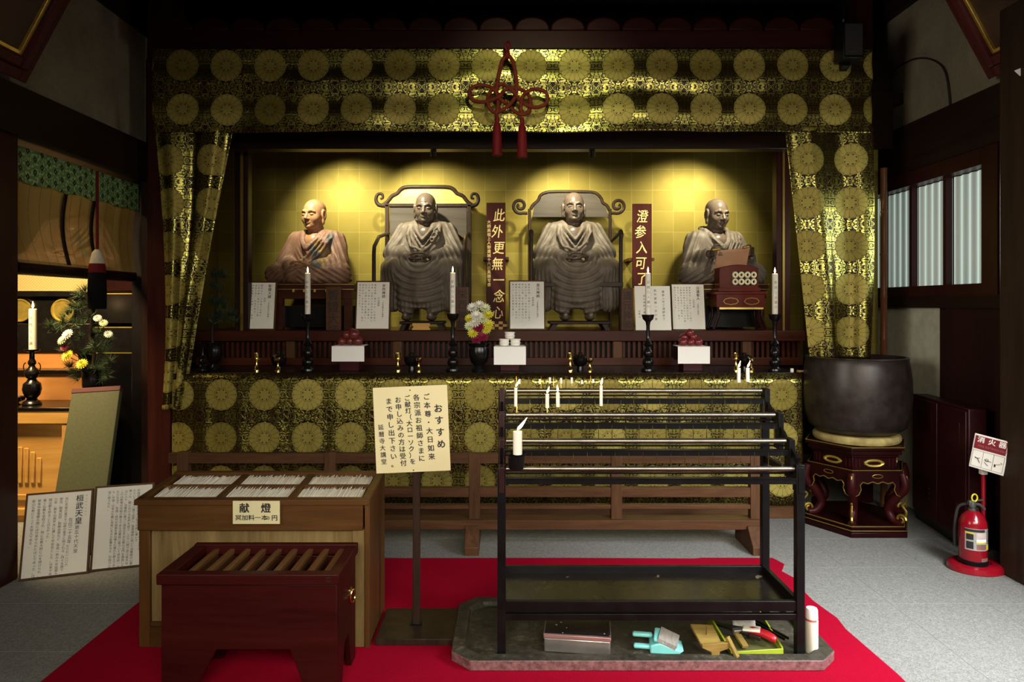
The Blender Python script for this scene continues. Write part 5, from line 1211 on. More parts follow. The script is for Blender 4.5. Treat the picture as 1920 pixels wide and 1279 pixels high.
# candles on the rack
def pin(x, d, z0, z1, tier): M().cyl((x, d, z0), (x, d, z1), .0024, .0010, n=7).build('spike', 'brass', RAILS[tier])
def rackcandle(px, ybase, ytop, tier, label, lean, r=.0075):
    d, z, _ = RT[tier]; d += .01; x = WX(px, d); zb0 = WZ(ybase, d); pin(x, d, z+.008, zb0+.004, tier); candle(Vector((x, d, zb0)), r, WZ(ytop, d)-zb0, label, None, True, .09, 'lit thin candles on the rack', lean, .78)
rackcandle(967, 762, 727, 1, 'lit thin candle at the maroon post end of the second row', (.5, 0))
rackcandle(1026, 765, 739, 1, 'shorter lit candle beside another short one in the second row', (.3, 0), .0085)
rackcandle(1046, 763, 736, 1, 'lit candle of the short pair, farther from the maroon post', (-.1, 0), .0085)
rackcandle(1127, 761, 723, 1, 'lit thin candle standing alone in the second row', (.2, 0))
rackcandle(1385, 717, 690, 0, 'lit candle of the pair on the top row, farther from the bell', (.3, 0), .0085)
rackcandle(1402, 716, 690, 0, 'lit candle of the pair on the top row, nearer the bell', (.4, 0), .0085)
for k, (px, y0, y1) in enumerate(((974, 720, 711), (1012, 720, 711), (1031, 719, 708), (1052, 719, 709), (1072, 719, 708), (1091, 720, 713), (1112, 718, 711))):
    d = RT[0][0]+.01; x = WX(px, d); z0 = WZ(y0, d)
    pin(x, d, RT[0][1]+.008, z0+.003, 0)
    o = M().lathe([(.0055, 0), (.0056, WZ(y1, d)-z0), (.003, WZ(y1, d)-z0+.001)], 10, (x, d, z0)).build('candle_stub', 'wax')
    tag(o, ('%s unlit candle stub from the maroon post on the top row' % ('first', 'second', 'third', 'fourth', 'fifth', 'sixth', 'seventh')[k]), 'candle', 'unlit stubs on the top row')
# thick candle in a black iron cup at the front corner
d = 2.965; c = WX(968, d)
cu = thing('candle_cup', 'black iron cup holding the thick candle at the rack corner', 'cup', (c, d, WZ(879, d)))
z0 = WZ(879, d); z1 = WZ(851, d)
M().lathe([(.030, 0), (.034, .01), (.036, (z1-z0)*.92), (.046, z1-z0), (.044, z1-z0+.002), (.033, (z1-z0)*.9), (.030, .02)], 24, (c, d, z0)).build('cup_body', 'blackiron', cu)
M().box(c-.012, c+.012, d, 3.0, z0+.01, z0+.02).build('bracket', 'blackiron', cu)
candle(Vector((WX(970.5, d), d, WZ(852, d))), .0195, WZ(808.5, d)-WZ(852, d), 'thick lit candle in the black cup at the rack corner', None, True, .5, None, (.75, 0), 1.35)

# ---------------------------------------------------------------- stone tray and what lies in it
tx0, tx1, ty0, ty1 = -.235, 1.425, 2.92, 3.56; ch = .085
def octa(i, c2): return [(tx0+i+c2, ty0+i), (tx1-i-c2, ty0+i), (tx1-i, ty0+i+c2), (tx1-i, ty1-i-c2), (tx1-i-c2, ty1-i), (tx0+i+c2, ty1-i), (tx0+i, ty1-i-c2), (tx0+i, ty0+i+c2)]
tr_ = thing('stone_tray', 'eight-sided mossy granite tray under the candle rack', 'tray', ((tx0+tx1)/2, (ty0+ty1)/2, .006))
A, B_, C_ = octa(0, ch), octa(.055, ch*.75), octa(.066, ch*.72); vs = [(*p, .0075) for p in A]+[(*p, .052) for p in A]+[(*p, .054) for p in B_]+[(*p, .031) for p in C_]
fs = [tuple(range(7, -1, -1))]; mi = [0]
m = M(); m.add(vs, fs, 0)
side = [(i, (i+1) % 8, 8+(i+1) % 8, 8+i) for i in range(8)]; top_ = [(8+i, 8+(i+1) % 8, 16+(i+1) % 8, 16+i) for i in range(8)]+[(16+i, 16+(i+1) % 8, 24+(i+1) % 8, 24+i) for i in range(8)]+[tuple(range(24, 32))]
m.f += side; m.mi += [1]*8; m.f += top_; m.mi += [0]*len(top_)
m.build('tray_body', ['stone', 'stonered'], tr_, bev=.004)
TZ = .0312
# tin
T = Matrix.Translation((WX(1020, 3.03), 3.034, TZ)) @ rotm(0, 0, -.13)
tn = thing('biscuit_tin', 'silver tin box with black lid sprinkled with petals in the stone tray', 'tin', mat=T)
MT['tin'] = plain('dull_tinplate', (.42, .39, .36), .34, .85, .15, 10); MT['tinlid'] = (lambda g: (lambda n: g.set(color=g.mix(n < .10, (.012, .010, .010), (.62, .58, .52)), rough=.25).m)(g.voronoi(g.coord(), 22)))(G('black_lid_with_petals'))
MT['tinband'] = plain('pinkish_tin_band', (.46, .24, .22), .35, .6, .1, 10)
w_, dp_ = .288, .20
M().box(0, w_, 0, dp_, 0, .063).build('tin_body', 'tin', tn, local=True, bev=.006)
ld = M().box(-.003, w_+.003, -.003, dp_+.003, .063, .082).build('lid', 'tinband', tn, local=True, bev=.005)
M().box(.002, w_-.002, .002, dp_-.002, .0815, .0835).build('lid_panel', 'tinlid', ld, local=True, bev=.003)
M().tube([(0, -.003, .082), (w_, -.003, .082), (w_+.003, dp_, .082), (-.003, dp_, .082)], .003, 6, True).tube([(0, -.003, .064), (w_, -.003, .064), (w_+.003, dp_, .064), (-.003, dp_, .064)], .0022, 6, True).build('lid_edge', 'tin', ld, local=True)
# aqua brush-and-dustpan
T = Matrix.Translation((WX(1240, 3.03), 3.06, TZ)) @ rotm(0, 0, -.15)
aq = thing('dustpan_set', 'small aqua hand brush clipped into its dustpan in the stone tray', 'dustpan', mat=T)
MT['aqua'] = plain('aqua_plastic', (.20, .60, .58), .35, 0, .05); MT['bristle'] = wood('grey_bristles', (.20, .18, .16), (.40, .37, .33), .8, 1, 30)
M().prism([(-.045, .0), (.075, .0), (.10, .022), (.07, .026), (.0, .05), (-.045, .034)], -.05, .05).build('pan', 'aqua', aq, local=True, bev=.006)
M().box(-.115, -.035, -.040, -.012, .012, .030).build('pan_handle', 'aqua', aq, local=True, bev=.007)
M().box(-.118, -.030, .010, .038, .040, .058).build('brush_handle', 'aqua', aq, local=True, bev=.007)
M().hexa([(-.03, -.045, .05), (.02, -.05, .042), (.04, .05, .052), (-.02, .045, .06)], [(-.03, -.045, .066), (.015, -.05, .06), (.035, .05, .07), (-.02, .045, .076)]).build('brush_block', 'aqua', aq, local=True, bev=.005)
M().hexa([(-.015, -.048, .052), (.06, -.05, .022), (.075, .045, .028), (.0, .045, .062)], [(-.01, -.048, .070), (.07, -.052, .040), (.09, .045, .046), (.01, .045, .080)]).build('bristles', 'bristle', aq, local=True)
# little yellow wooden stand with a nail
T = Matrix.Translation((WX(1342, 3.0), 3.0, TZ)) @ rotm(0, 0, .12)
yw = thing('wooden_holder', 'small yellowish wooden holder with a nail lying in the stone tray', 'holder', mat=T)
MT['ywood'] = wood('yellow_pine_offcut', (.16, .10, .025), (.34, .23, .06), .55, 0, 12)
M().hexa([(-.075, -.015, .055), (.02, -.03, .045), (.03, .10, .075), (-.075, .10, .085)], [(-.075, -.015, .068), (.02, -.03, .058), (.03, .10, .088), (-.075, .10, .098)]).build('plate', 'ywood', yw, local=True, bev=.002)
M().prism([(-.075, .055), (-.035, .035), (-.03, .0), (.002, .0), (.004, .035), (.06, .050), (.06, .072), (-.075, .068)], -.035, -.018).build('front_foot', 'ywood', yw, local=True, bev=.002)
M().bar((.042, -.02, .09), (.075, -.06, .010), .022, .014).build('leg', 'ywood', yw, local=True, bev=.002)
M().cyl((-.03, .03, .08), (-.03, .03, .115), .002, n=7).build('nail', 'steel', yw, local=True)
# yellow-green dustpan with brush, scraper and paper
T = Matrix.Translation((WX(1405, 3.06), 3.06, TZ)) @ rotm(0, 0, .12)
gd = thing('dustpan', 'yellow-green dustpan heaped with cleaning tools in the stone tray', 'dustpan', mat=T)
MT['lime'] = plain('lime_green_plastic', (.28, .34, .02), .4, 0, .08); MT['olive'] = plain('dusty_olive_plastic', (.075, .075, .022), .6, 0, .3, 20)
M().hexa([(-.10, -.06, .0), (.12, -.06, .0), (.13, .16, .03), (-.12, .16, .03)], [(-.10, -.06, .005), (.12, -.06, .005), (.13, .16, .036), (-.12, .16, .036)]).build('pan_floor', 'olive', gd, local=True)
M().box(-.105, .125, -.064, -.058, .0, .026).build('front_lip', 'lime', gd, local=True, bev=.002)
M().hexa([(-.105, -.06, .0), (-.098, -.06, .0), (-.115, .16, .03), (-.125, .16, .03)], [(-.115, -.06, .03), (-.108, -.06, .03), (-.125, .16, .11), (-.135, .16, .11)]).hexa([(.118, -.06, .0), (.125, -.06, .0), (.135, .16, .03), (.128, .16, .03)], [(.118, -.06, .03), (.125, -.06, .03), (.135, .16, .09), (.128, .16, .09)]).build('side_wall', 'lime', gd, local=True)
T2 = T @ Matrix.Translation((.03, .02, .035)) @ rotm(.05, -.02, -.60)
bs = thing('scrubbing_brush', 'brush with white and red handle lying across the lime dustpan', 'brush', mat=T2)
MT['redplastic'] = plain('red_plastic', (.42, .012, .020), .3, 0, .08); MT['blackbr'] = plain('black_bristles', (.014, .012, .011), .8, 0, .3)
M().box(-.17, -.02, -.020, .020, .022, .036).build('brush_block', 'blackbr', bs, local=True, bev=.004)
M().box(-.168, -.03, -.017, .017, .004, .022).build('bristles', 'blackbr', bs, local=True)
M().tube(smoothline([(-.03, 0, .030), (.0, .003, .034), (.05, .0, .030), (.095, -.012, .018)], 5), [.014, .014, .015, .016, .017, .018, .018, .019, .019, .019, .019, .019, .018, .018, .016, .012], 12).build('handle', 'redplastic', bs, local=True)
M().hexa([(-.045, -.022, .034), (.03, -.018, .038), (.03, .018, .040), (-.045, .022, .036)], [(-.045, -.022, .044), (.03, -.018, .052), (.03, .018, .054), (-.045, .022, .046)]).build('white_collar', 'paper', bs, local=True, bev=.004)
T3 = T @ Matrix.Translation((.03, .115, .06)) @ rotm(.45, .05, -.35)
cp = thing('crumpled_paper', 'sheet of whitish paper behind the red-handled brush', 'paper', mat=T3)
cloth('sheet', lambda u, v: (FRAME[cp].inverted() @ Vector((-.05+.10*u, -.06+.13*v, .008*math.sin(u*7+v*3)))), 10, 10, 'paper', cp, thick=.002)
T4 = T @ Matrix.Translation((-.03, .05, .055)) @ rotm(0, .12, -.62)
sc_ = thing('scraper', 'dark flat scraper lying on the lime dustpan', 'scraper', mat=T4)
M().box(-.11, .09, -.014, .014, 0, .010).build('blade', 'blackiron', sc_, local=True, bev=.002); M().box(.05, .10, -.017, .017, -.003, .016).build('handle', 'blackwood', sc_, local=True, bev=.004)
T5 = T @ Matrix.Translation((-.035, .01, .032)) @ rotm(.3, 0, .05)
yb = thing('wood_offcut', 'small yellow wood piece with a metal clip in the lime dustpan', 'block', mat=T5)
M().box(-.014, .014, -.04, .05, 0, .014).build('block', 'ywood', yb, local=True, bev=.002); M().box(-.02, .035, .03, .05, .014, .03).build('clip', 'tin', yb, local=True, bev=.003)
T6 = T @ Matrix.Translation((.115, .10, .055)) @ rotm(-.25, 0, .25)
tg = thing('black_tongs', 'thin black tongs leaning in the lime dustpan towards the rack leg', 'tongs', mat=T6)
M().bar((-.01, -.14, -.035), (-.03, .10, .03), .008, .010).bar((.012, -.14, -.035), (-.01, .10, .03), .008, .010).build('arms', 'blackiron', tg, local=True)
# spray can
c = WX(1521, 3.03); sprc = thing('spray_can', 'white spray can standing in the tray beside the rack leg', 'can', (c+.004, 3.035, TZ))
MT['canwhite'] = (lambda g: (lambda x: g.set(color=g.mix((x[2] > .140)*(x[2] < .148)*(x[0] < .012), (.66, .62, .50), (.45, .10, .06)), rough=.35).m)(g.sep(g.coord())))(G('cream_can_print'))
M().lathe([(.026, 0), (.027, .003), (.027, .142), (.025, .149)], 28, (c+.004, 3.035, TZ)).build('can_body', 'canwhite', sprc)
M().lathe([(.0262, .149), (.0255, .185), (.022, .193), (.010, .196)], 28, (c+.004, 3.035, TZ)).build('cap', 'paper', sprc)

# ---------------------------------------------------------------- bronze bell on its stand
bc = Vector((2.485, 4.93, 0)); sr = .372
def hexa_ring(r, a0=PI/6): return [(bc.x+r*math.cos(a0+PI/3*i+PI/6*0), bc.y+r*math.sin(a0+PI/3*i)) for i in range(6)]
A0 = 0.0
def hp(r): return [(bc.x+r*math.cos(A0+PI/3*i), bc.y+r*math.sin(A0+PI/3*i)) for i in range(6)]
bs_ = thing('bell_stand', 'six-sided red and gold lacquer stand carrying the bronze bell', 'stand', (bc.x, bc.y, 0))
M().prism(hp(sr), 0, .035, axis='z').prism(hp(sr*.97), .035, .05, axis='z').prism(hp(sr*.93), .05, .075, axis='z').build('base', 'redlacq', bs_, bev=.004)
for zz, rr in ((.045, sr*.985), (.070, sr*.945)): M().tube([(*p, zz) for p in hp(rr)], .004, 6, True).build('gilt_moulding', 'goldstrip', bs_)
zs = WZ(880, 4.6)-.02; zt3 = WZ(820, 4.6)+.0
R1 = sr*.90
for i in range(6):
    p, q = Vector((*hp(R1)[i], 0)), Vector((*hp(R1)[(i+1) % 6], 0)); e = q-p; L = e.length; e.normalize(); nn = Vector((e.y, -e.x, 0)); T = Matrix((e, -nn, Vector((0, 0, 1)))).transposed().to_4x4(); T.translation = p
    ap = [(0, zs), (L, zs)]+[(L*(1-a), zs-b) for a, b in ((0, .13), (.05, .17), (.12, .16), (.17, .125), (.15, .095), (.20, .075), (.30, .085), (.40, .072), (.5, .085), (.60, .072), (.70, .085), (.80, .075), (.85, .095), (.83, .125), (.88, .16), (.95, .17), (1, .13))]
    M().prism(ap, -.008, .012, T=T).build('apron', 'redlacq', bs_)
    M().tube([T @ Vector((x, -.010, z)) for x, z in ap[2:]], .0035, 6).build('gilt_edge', 'goldstrip', bs_)
    M().tube([T @ Vector((L/2+.035*math.cos(a), -.009, zs-.036+.012*math.sin(a))) for a in np.linspace(0, 2*PI, 16)[:-1]], .0022, 5, True).build('gilt_oval', 'goldstrip', bs_)
    # curved leg with gilt foot
    rd_ = Vector((math.cos(A0+PI/3*i), math.sin(A0+PI/3*i), 0)); C = lambda r, z: bc+rd_*r+Vector((0, 0, z))
    pts = smoothline([C(R1+.0, zs-.02), C(R1+.02, zs-.11), C(R1-.045, zs-.19), C(R1-.095, .16), C(R1-.055, .095), C(R1+.00, .085)], 5)
    lg = M().tube(pts, [.032-.010*abs(k/len(pts)-.4) for k in range(len(pts))], 10).build('leg', 'brightred', bs_)
    M().tube([C(R1-.005+(.034-.024*t)*math.cos(2*PI*1.3*t), .113+(.034-.024*t)*math.sin(2*PI*1.3*t)) for t in np.linspace(0, 1, 18)], .009, 7).tube(smoothline([C(R1+.02, .13), C(R1+.03, .17), C(R1+.005, .205), C(R1+.02, .225)], 4), .007, 6).build('gilt_curl', 'goldstrip', lg)
    M().tube([C(R1+.028, zs-.03), C(R1+.036, zs-.08), C(R1+.020, zs-.125)], [.008, .011, .004], 8).build('gilt_ridge', 'goldstrip', lg)
    # waist with oval cartouche
    pw, qw = Vector((*hp(sr*.78)[i], 0)), Vector((*hp(sr*.78)[(i+1) % 6], 0)); e2 = qw-pw; L2 = e2.length; T = Matrix((e, -nn, Vector((0, 0, 1)))).transposed().to_4x4(); T.translation = pw
    M().tube([T @ Vector((L2/2+.060*math.cos(a)*(1+.07*math.cos(6*a)), -.004, zs+.042+.019*math.sin(a))) for a in np.linspace(.0, 2*PI, 26)[:-1]], .0085, 7, True).build('gilt_cartouche', 'goldleaf', bs_)
    for xx in (.02, .045, L2-.045, L2-.02): M().box(xx-.004, xx+.004, -.006, .004, zs+.012, zs+.075, T=T).build('pilaster', 'brightred', bs_)
M().prism(hp(sr*.90), zs-.012, zs, axis='z').prism(hp(sr*.78), zs, zs+.085, axis='z').prism(hp(sr*.84), zs+.085, zs+.105, axis='z').prism(hp(sr*.90), zs+.105, zs+.135, axis='z').prism(hp(sr*.95), zs+.135, zs+.155, axis='z').build('waist', 'redlacq', bs_, bev=.003)
M().tube([(*p, zs+.157) for p in hp(sr*.945)], .004, 6, True).tube([(*p, zs+.002) for p in hp(sr*.90)], .003, 6, True).build('gilt_moulding', 'goldstrip', bs_)
zc = zs+.156; MT['cushion'] = (lambda g: (lambda n: g.set(color=g.ramp(n, [(.3, (.22, .16, .045)), (.7, (.46, .36, .13))]), rough=.8).bump(n, .2, .004).m)(g.noise(g.coord(), 14, 4)))(G('mustard_brocade_cushion'))
MT['bronze'] = (lambda g: (lambda n: g.set(color=g.ramp(n, [(.3, (.018, .012, .010)), (.7, (.042, .031, .025))]), metal=.35, rough=n*.14+.32).bump(n, .12, .002).m)(g.noise(g.coord(), 16, 5, .65)))(G('dark_bronze'))
bx, by = WX(1605, 4.93), 4.93
o = M().lathe([(.20, 0), (.275, .004), (.285, .022), (.284, .040), (.272, .054), (.19, .060)], 40, (bx, by, zc)).build('bell_cushion', 'cushion'); tag(o, 'mustard ring cushion under the bronze bell', 'cushion')
zbell = zc+.045; zl = WZ(668, 4.93)
Hb = zl-zbell
o = M().lathe([(.02, .02), (.15, .008), (.262, .02), (.316, Hb*.12), (.344, Hb*.28), (.353, Hb*.5), (.350, Hb*.72), (.338, Hb*.90), (.330, Hb*.97), (.334, Hb*.99), (.330, Hb), (.312, Hb), (.314, Hb*.9), (.325, Hb*.6), (.27, Hb*.2), (.05, Hb*.1)], 72, (bx, by, zbell)).build('bronze_bell', 'bronze'); tag(o, 'large dark bronze bowl bell on a ring cushion', 'bell')
# bamboo pole
c = WX(1657, 5.30); MT['bamboo'] = wood('brown_bamboo', (.085, .030, .012), (.19, .085, .035), .3, 2, 8)
pr = []
zz = 0.0
while zz < WZ(352, 5.3): pr += [(.024, zz), (.024, zz+.30), (.0275, zz+.312), (.0245, zz+.322)]; zz += .325
o = M().lathe(pr, 14, (c, 5.30, 0)).build('bamboo_pole', 'bamboo'); tag(o, 'brown bamboo pole standing behind the bronze bell', 'pole')

# ---------------------------------------------------------------- red steel locker, extinguisher and sign
MT['locker'] = plain('dark_red_steel', (.042, .005, .008), .4, .1, .15, 5)
T = Matrix.Translation((2.985, 5.06, 0)) @ rotm(0, 0, math.atan2(4.36-5.06, 2.885-2.985)+PI)
T = Matrix.Translation((2.985, 5.08, 0)); e = Vector((2.885-2.985, 4.32-5.08, 0)); L = e.length; e.normalize(); T = Matrix((e, Vector((-e.y, e.x, 0)), Vector((0, 0, 1)))).transposed().to_4x4(); T.translation = (2.985, 5.08, 0)
lk = thing('steel_locker', 'low dark red steel locker with louvres behind the fire extinguisher', 'locker', mat=T); hL = WZ(738, 5.08)
M().box(0, L, .0, .105, .06, hL).build('locker_body', 'locker', lk, local=True, bev=.006)
M().box(.02, L-.02, .01, .10, 0, .06).build('plinth', 'lacq', lk, local=True)
for k in range(2):
    a = .015+k*(L-.02)/2; b = a+(L-.02)/2-.012
    dr = M().box(a, b, -.010, .0, .08, hL-.02).build('locker_door', 'locker', lk, local=True, bev=.004)
    for j in range(3): M().hexa([(a+.08, -.010, .20+.035*j), (b-.10, -.010, .20+.035*j), (b-.10, -.010, .222+.035*j), (a+.08, -.010, .222+.035*j)], [(a+.08, -.018, .198+.035*j), (b-.10, -.018, .198+.035*j), (b-.10, -.011, .222+.035*j), (a+.08, -.011, .222+.035*j)]).build('louvre', 'locker', dr, local=True)
    M().box(a+.07, b-.07, -.0125, -.010, hL-.24, hL-.10).build('name_plate', 'brightred' if k == 0 else 'locker', dr, local=True, bev=.002)
ed = 4.06; ec = Vector((WX(1822, ed), ed, 0))
MT['extred'] = plain('glossy_red_enamel', (.25, .004, .012), .2, 0, .06, 5, coat=.3)
eb = thing('extinguisher_stand', 'red oval extinguisher stand with signpost beside the brown pillar', 'stand', (ec.x+.03, ed, 0))
M().lathe([(.150, 0), (.155, .006), (.150, .034), (.128, .046), (.085, .046), (.08, .03)], 40, (ec.x+.030, ed+.01, 0), sy=.82).build('base_plate', 'extred', eb)
M().cyl((ec.x+.098, ed+.045, .04), (ec.x+.098, ed+.045, WZ(888, ed)), .0115, n=14).build('sign_post', 'extred', eb)
M().box(ec.x+.080, ec.x+.116, ed+.030, ed+.060, WZ(893, ed), WZ(880, ed)).build('post_cap', 'paper', eb, bev=.003)
q = lambda px, py, d: W(px, py, d)
bl, br, tl = q(1816, 874, 4.10), q(1881, 893, 3.975), q(1812, 808, 4.10)
sg = plaque('extinguisher_sign', 'red and white fire extinguisher sign with three instruction pictures', 'sign', bl, br, tl, [], border=.003, thick=.008, fm='paper')
mm, w2, h2 = frame_mat(bl, br, tl)
MT['signred'] = plain('sign_red', (.19, .006, .013), .5, 0, .04)
M().box(.008, w2-.008, -.004, -.002, h2*.58, h2-.008).build('red_field', 'signred', sg, local=True)
rf = [c for c in sg.children if c.name.startswith('red_field')][0]
m = M(); write(m, Matrix(), [('消', .11*w2, .955*h2, .185*h2, dict(vertical=False, bold=.025)), ('火', .42*w2, .955*h2, .185*h2, dict(vertical=False, bold=.025)), ('器', .72*w2, .955*h2, .185*h2, dict(vertical=False, bold=.025))], .0052); m.build('white_lettering', 'whitepaper', rf, local=True, smooth=False)
m = M(); write(m, Matrix(), [('FIRE EXTINGUISHER', .16*w2, .725*h2, .085*h2, dict(vertical=False))], .0052); m.build('small_lettering', 'tinband', rf, local=True, smooth=False)
m = M()
for k in range(3):
    a, b = .05*w2+.30*w2*k, .05*w2+.30*w2*(k+1); z0, z1 = .06*h2, .53*h2
    for (p0, p1) in (((a, z0), (b, z0)), ((a, z1), (b, z1)), ((a, z0), (a, z1)), ((b, z0), (b, z1))): m.box(min(p0[0], p1[0])-.0006, max(p0[0], p1[0])+.0006, -.0032, -.002, min(p0[1], p1[1])-.0006, max(p0[1], p1[1])+.0006)
    cxk, czk = (a+b)/2, (z0+z1)/2
    if k == 0: m.bar((cxk-.012, -.003, czk+.008), (cxk+.004, -.003, czk), .005, .0015).bar((cxk+.004, -.003, czk), (cxk+.016, -.003, czk-.022), .004, .0015).bar((cxk-.010, -.003, czk+.002), (cxk+.014, -.003, czk+.006), .004, .0015)
    if k == 1: m.bar((cxk-.016, -.003, czk+.004), (cxk+.020, -.003, czk), .004, .0015).bar((cxk-.014, -.003, czk-.010), (cxk+.006, -.003, czk-.026), .003, .0015).tube([(cxk-.004+.008*math.cos(t), -.003, czk+.004+.008*math.sin(t)) for t in np.linspace(0, 6.28, 14)[:-1]], .0012, 5, True)
    if k == 2: m.box(cxk-.018, cxk-.010, -.003, -.002, czk-.022, czk-.006).bar((cxk-.010, -.003, czk-.008), (cxk+.012, -.003, czk+.002), .004, .0015).bar((cxk+.012, -.003, czk+.012), (cxk+.020, -.003, czk+.004), .003, .0015)
m.build('instruction_pictures', 'ink', sg, local=True, smooth=False)
ex = thing('fire_extinguisher', 'red fire extinguisher with yellow safety pin standing in the oval base', 'fire extinguisher', (ec.x, ed-.01, .044))
exx, exy = ec.x, ed-.01; zE = .044; r = .072; hE = WZ(955, ed)-.044
M().lathe([(r*.9, 0), (r, .012), (r, hE*.74), (r*.96, hE*.80), (r*.78, hE*.90), (r*.45, hE*.975), (r*.36, hE)], 40, (exx, exy, zE)).build('cylinder', 'extred', ex)
M().lathe([(r*1.05, 0), (r*1.07, .004), (r*1.07, .024), (r*1.01, .028)], 40, (exx, exy, zE)).build('black_skirt', 'blackiron', ex)
zt4 = zE+hE
M().lathe([(.027, 0), (.029, .004), (.029, .016), (.022, .020)], 24, (exx, exy, zt4-.004)).build('collar', 'steel', ex)
MT['gunmetal'] = plain('grey_cast_metal', (.10, .10, .095), .4, .5, .2, 20)
M().lathe([(.018, .014), (.020, .03), (.016, .05), (.010, .055)], 16, (exx-.004, exy, zt4)).box(exx-.028, exx+.012, exy-.012, exy+.012, zt4+.026, zt4+.050).build('valve', 'gunmetal', ex, bev=.003)
M().bar((exx-.025, exy, zt4+.050), (exx+.060, exy, zt4+.058), .018, .008).build('carry_lever', 'gunmetal', ex, bev=.002)
M().tube(smoothline([(exx+.005, exy, zt4+.034), (exx+.040, exy, zt4+.028), (exx+.068, exy, zt4+.002)], 4), .009, 8).build('squeeze_handle', 'gunmetal', ex)
MT['yellow'] = plain('yellow_plastic', (.62, .50, .02), .4, 0, .05)
M().tube([(exx+.004+.016*math.cos(a), exy-.008, zt4+.072+.021*math.sin(a)) for a in np.linspace(0, 2*PI, 20)[:-1]], .0045, 8, True).build('safety_pin_ring', 'yellow', ex)
M().tube(smoothline([(exx-.018, exy+.02, zt4+.03), (exx-.055, exy+.05, zt4+.0), (exx-.068, exy+.06, zt4-.12), (exx-.066, exy+.06, zE+.08)], 6), .009, 8).build('hose', 'ink', ex)
def wrap(a0, a1, z0, z1, mt, nm, rr=1.012, par=None):
    n = 24; vs = []
    for i in range(n+1):
        a = -PI/2+a0+(a1-a0)*i/n
        vs += [(exx+r*rr*math.cos(a), exy+r*rr*math.sin(a), z0), (exx+r*rr*math.cos(a), exy+r*rr*math.sin(a), z1)]
    return M().add(vs, [(2*i, 2*i+2, 2*i+3, 2*i+1) for i in range(n)]).build(nm, mt, par or ex)
MT['labelpink'] = plain('pinkish_label', (.55, .42, .40), .45, 0, .1, 30); MT['labelsilver'] = plain('silver_label', (.40, .38, .35), .4, .2, .15, 40)
zl0, zl1 = zE+hE*.30, zE+hE*.70; lab = wrap(-1.15, 1.05, zl0, zl1, 'labelsilver', 'label')
wrap(-1.15, .30, zl1-.018, zl1-.003, 'ink', 'label_header', 1.02, lab)
wrap(-.35, .42, zl0+.07, zl1-.022, 'labelpink', 'label_panel', 1.02, lab); wrap(-.35, .42, zl0+.050, zl0+.066, 'whitepaper', 'label_panel', 1.02, lab); wrap(-.35, .42, zl0+.042, zl0+.050, 'yellow', 'label_stripe', 1.02, lab)
wrap(-.35, .42, zl0+.006, zl0+.036, 'tinband', 'label_panel', 1.02, lab); wrap(.45, 1.02, zl0+.004, zl0+.030, 'yellow', 'label_patch', 1.02, lab); wrap(-1.12, -.5, zl1-.032, zl1-.022, 'yellow', 'label_stripe', 1.02, lab)
for z0_, z1_ in ((zl0+.008, zl0+.05), (zl0+.06, zl0+.095)): wrap(-1.05, -.55, z0_, z1_, 'ink', 'label_picture', 1.02, lab)
for j in range(9): wrap(.50, .98, zl0+.040+j*.010, zl0+.044+j*.010, 'ink', 'label_print', 1.02, lab)
wrap(.02, .75, zE+.030, zE+.050, 'tinband', 'lower_label')

# ---------------------------------------------------------------- black loudspeaker up by the right post
d = 4.80; x0, x1 = WX(1581, d), WX(1620, d)
sp_ = thing('loudspeaker', 'black loudspeaker box hung in front of the valance corner', 'speaker', ((x0+x1)/2, d+.1, WZ(108, d)))
M().box(x0, x1, d, d+.14, WZ(108, d), WZ(40, d)).build('cabinet', 'blackiron', sp_, bev=.006)
M().box(x0+.012, x1-.012, d-.006, d, WZ(103, d), WZ(45, d)).build('grille', 'ink', sp_)
M().box(x0+.04, x0+.085, d-.008, d-.005, WZ(98, d), WZ(96.5, d)).build('badge', 'steel', sp_)
M().box((x0+x1)/2-.02, (x0+x1)/2+.02, d+.05, d+.35, WZ(60, d), WZ(52, d)).bar(((x0+x1)/2, d+.1, WZ(108, d)), ((x0+x1)/2, d+.30, WZ(125, d)), .05).build('bracket', 'blackiron', sp_)

# ---------------------------------------------------------------- framed votive pictures leaning out high on both side walls
MT['frameq'] = wood('carved_dark_red_frame', (.035, .006, .007), (.095, .020, .018), .4, 2, 14); MT['pic'] = plain('darkened_painting', (.05, .022, .010), .6, 0, .5, 4)
def tilted(name, label, bl, br, tl, depth):
    mt, w, h = frame_mat(bl, br, tl); t = thing(name, label, 'picture', mat=mt); fw = .13
    def border(a0, a1, y0, y1, nm, mt_, bev=0):
        m = M().box(a0, a1, y0, y1, a0, h-a0).box(w-a1, w-a0, y0, y1, a0, h-a0).box(a1, w-a1, y0, y1, a0, a1).box(a1, w-a1, y0, y1, h-a1, h-a0)
        return m.build(nm, mt_, t, local=True, bev=bev)
    border(0, fw*.5, -.015, depth, 'outer_frame', 'frameq', .006); border(fw*.5, fw, -.045, depth, 'carved_border', 'frameq', .012); border(fw, fw+.022, -.02, depth, 'gilt_inner_frame', 'goldleaf', .003)
    M().box(fw+.02, w-fw-.02, -.002, depth, fw+.02, h-fw-.02).build('painting', 'pic', t, local=True)
    return t
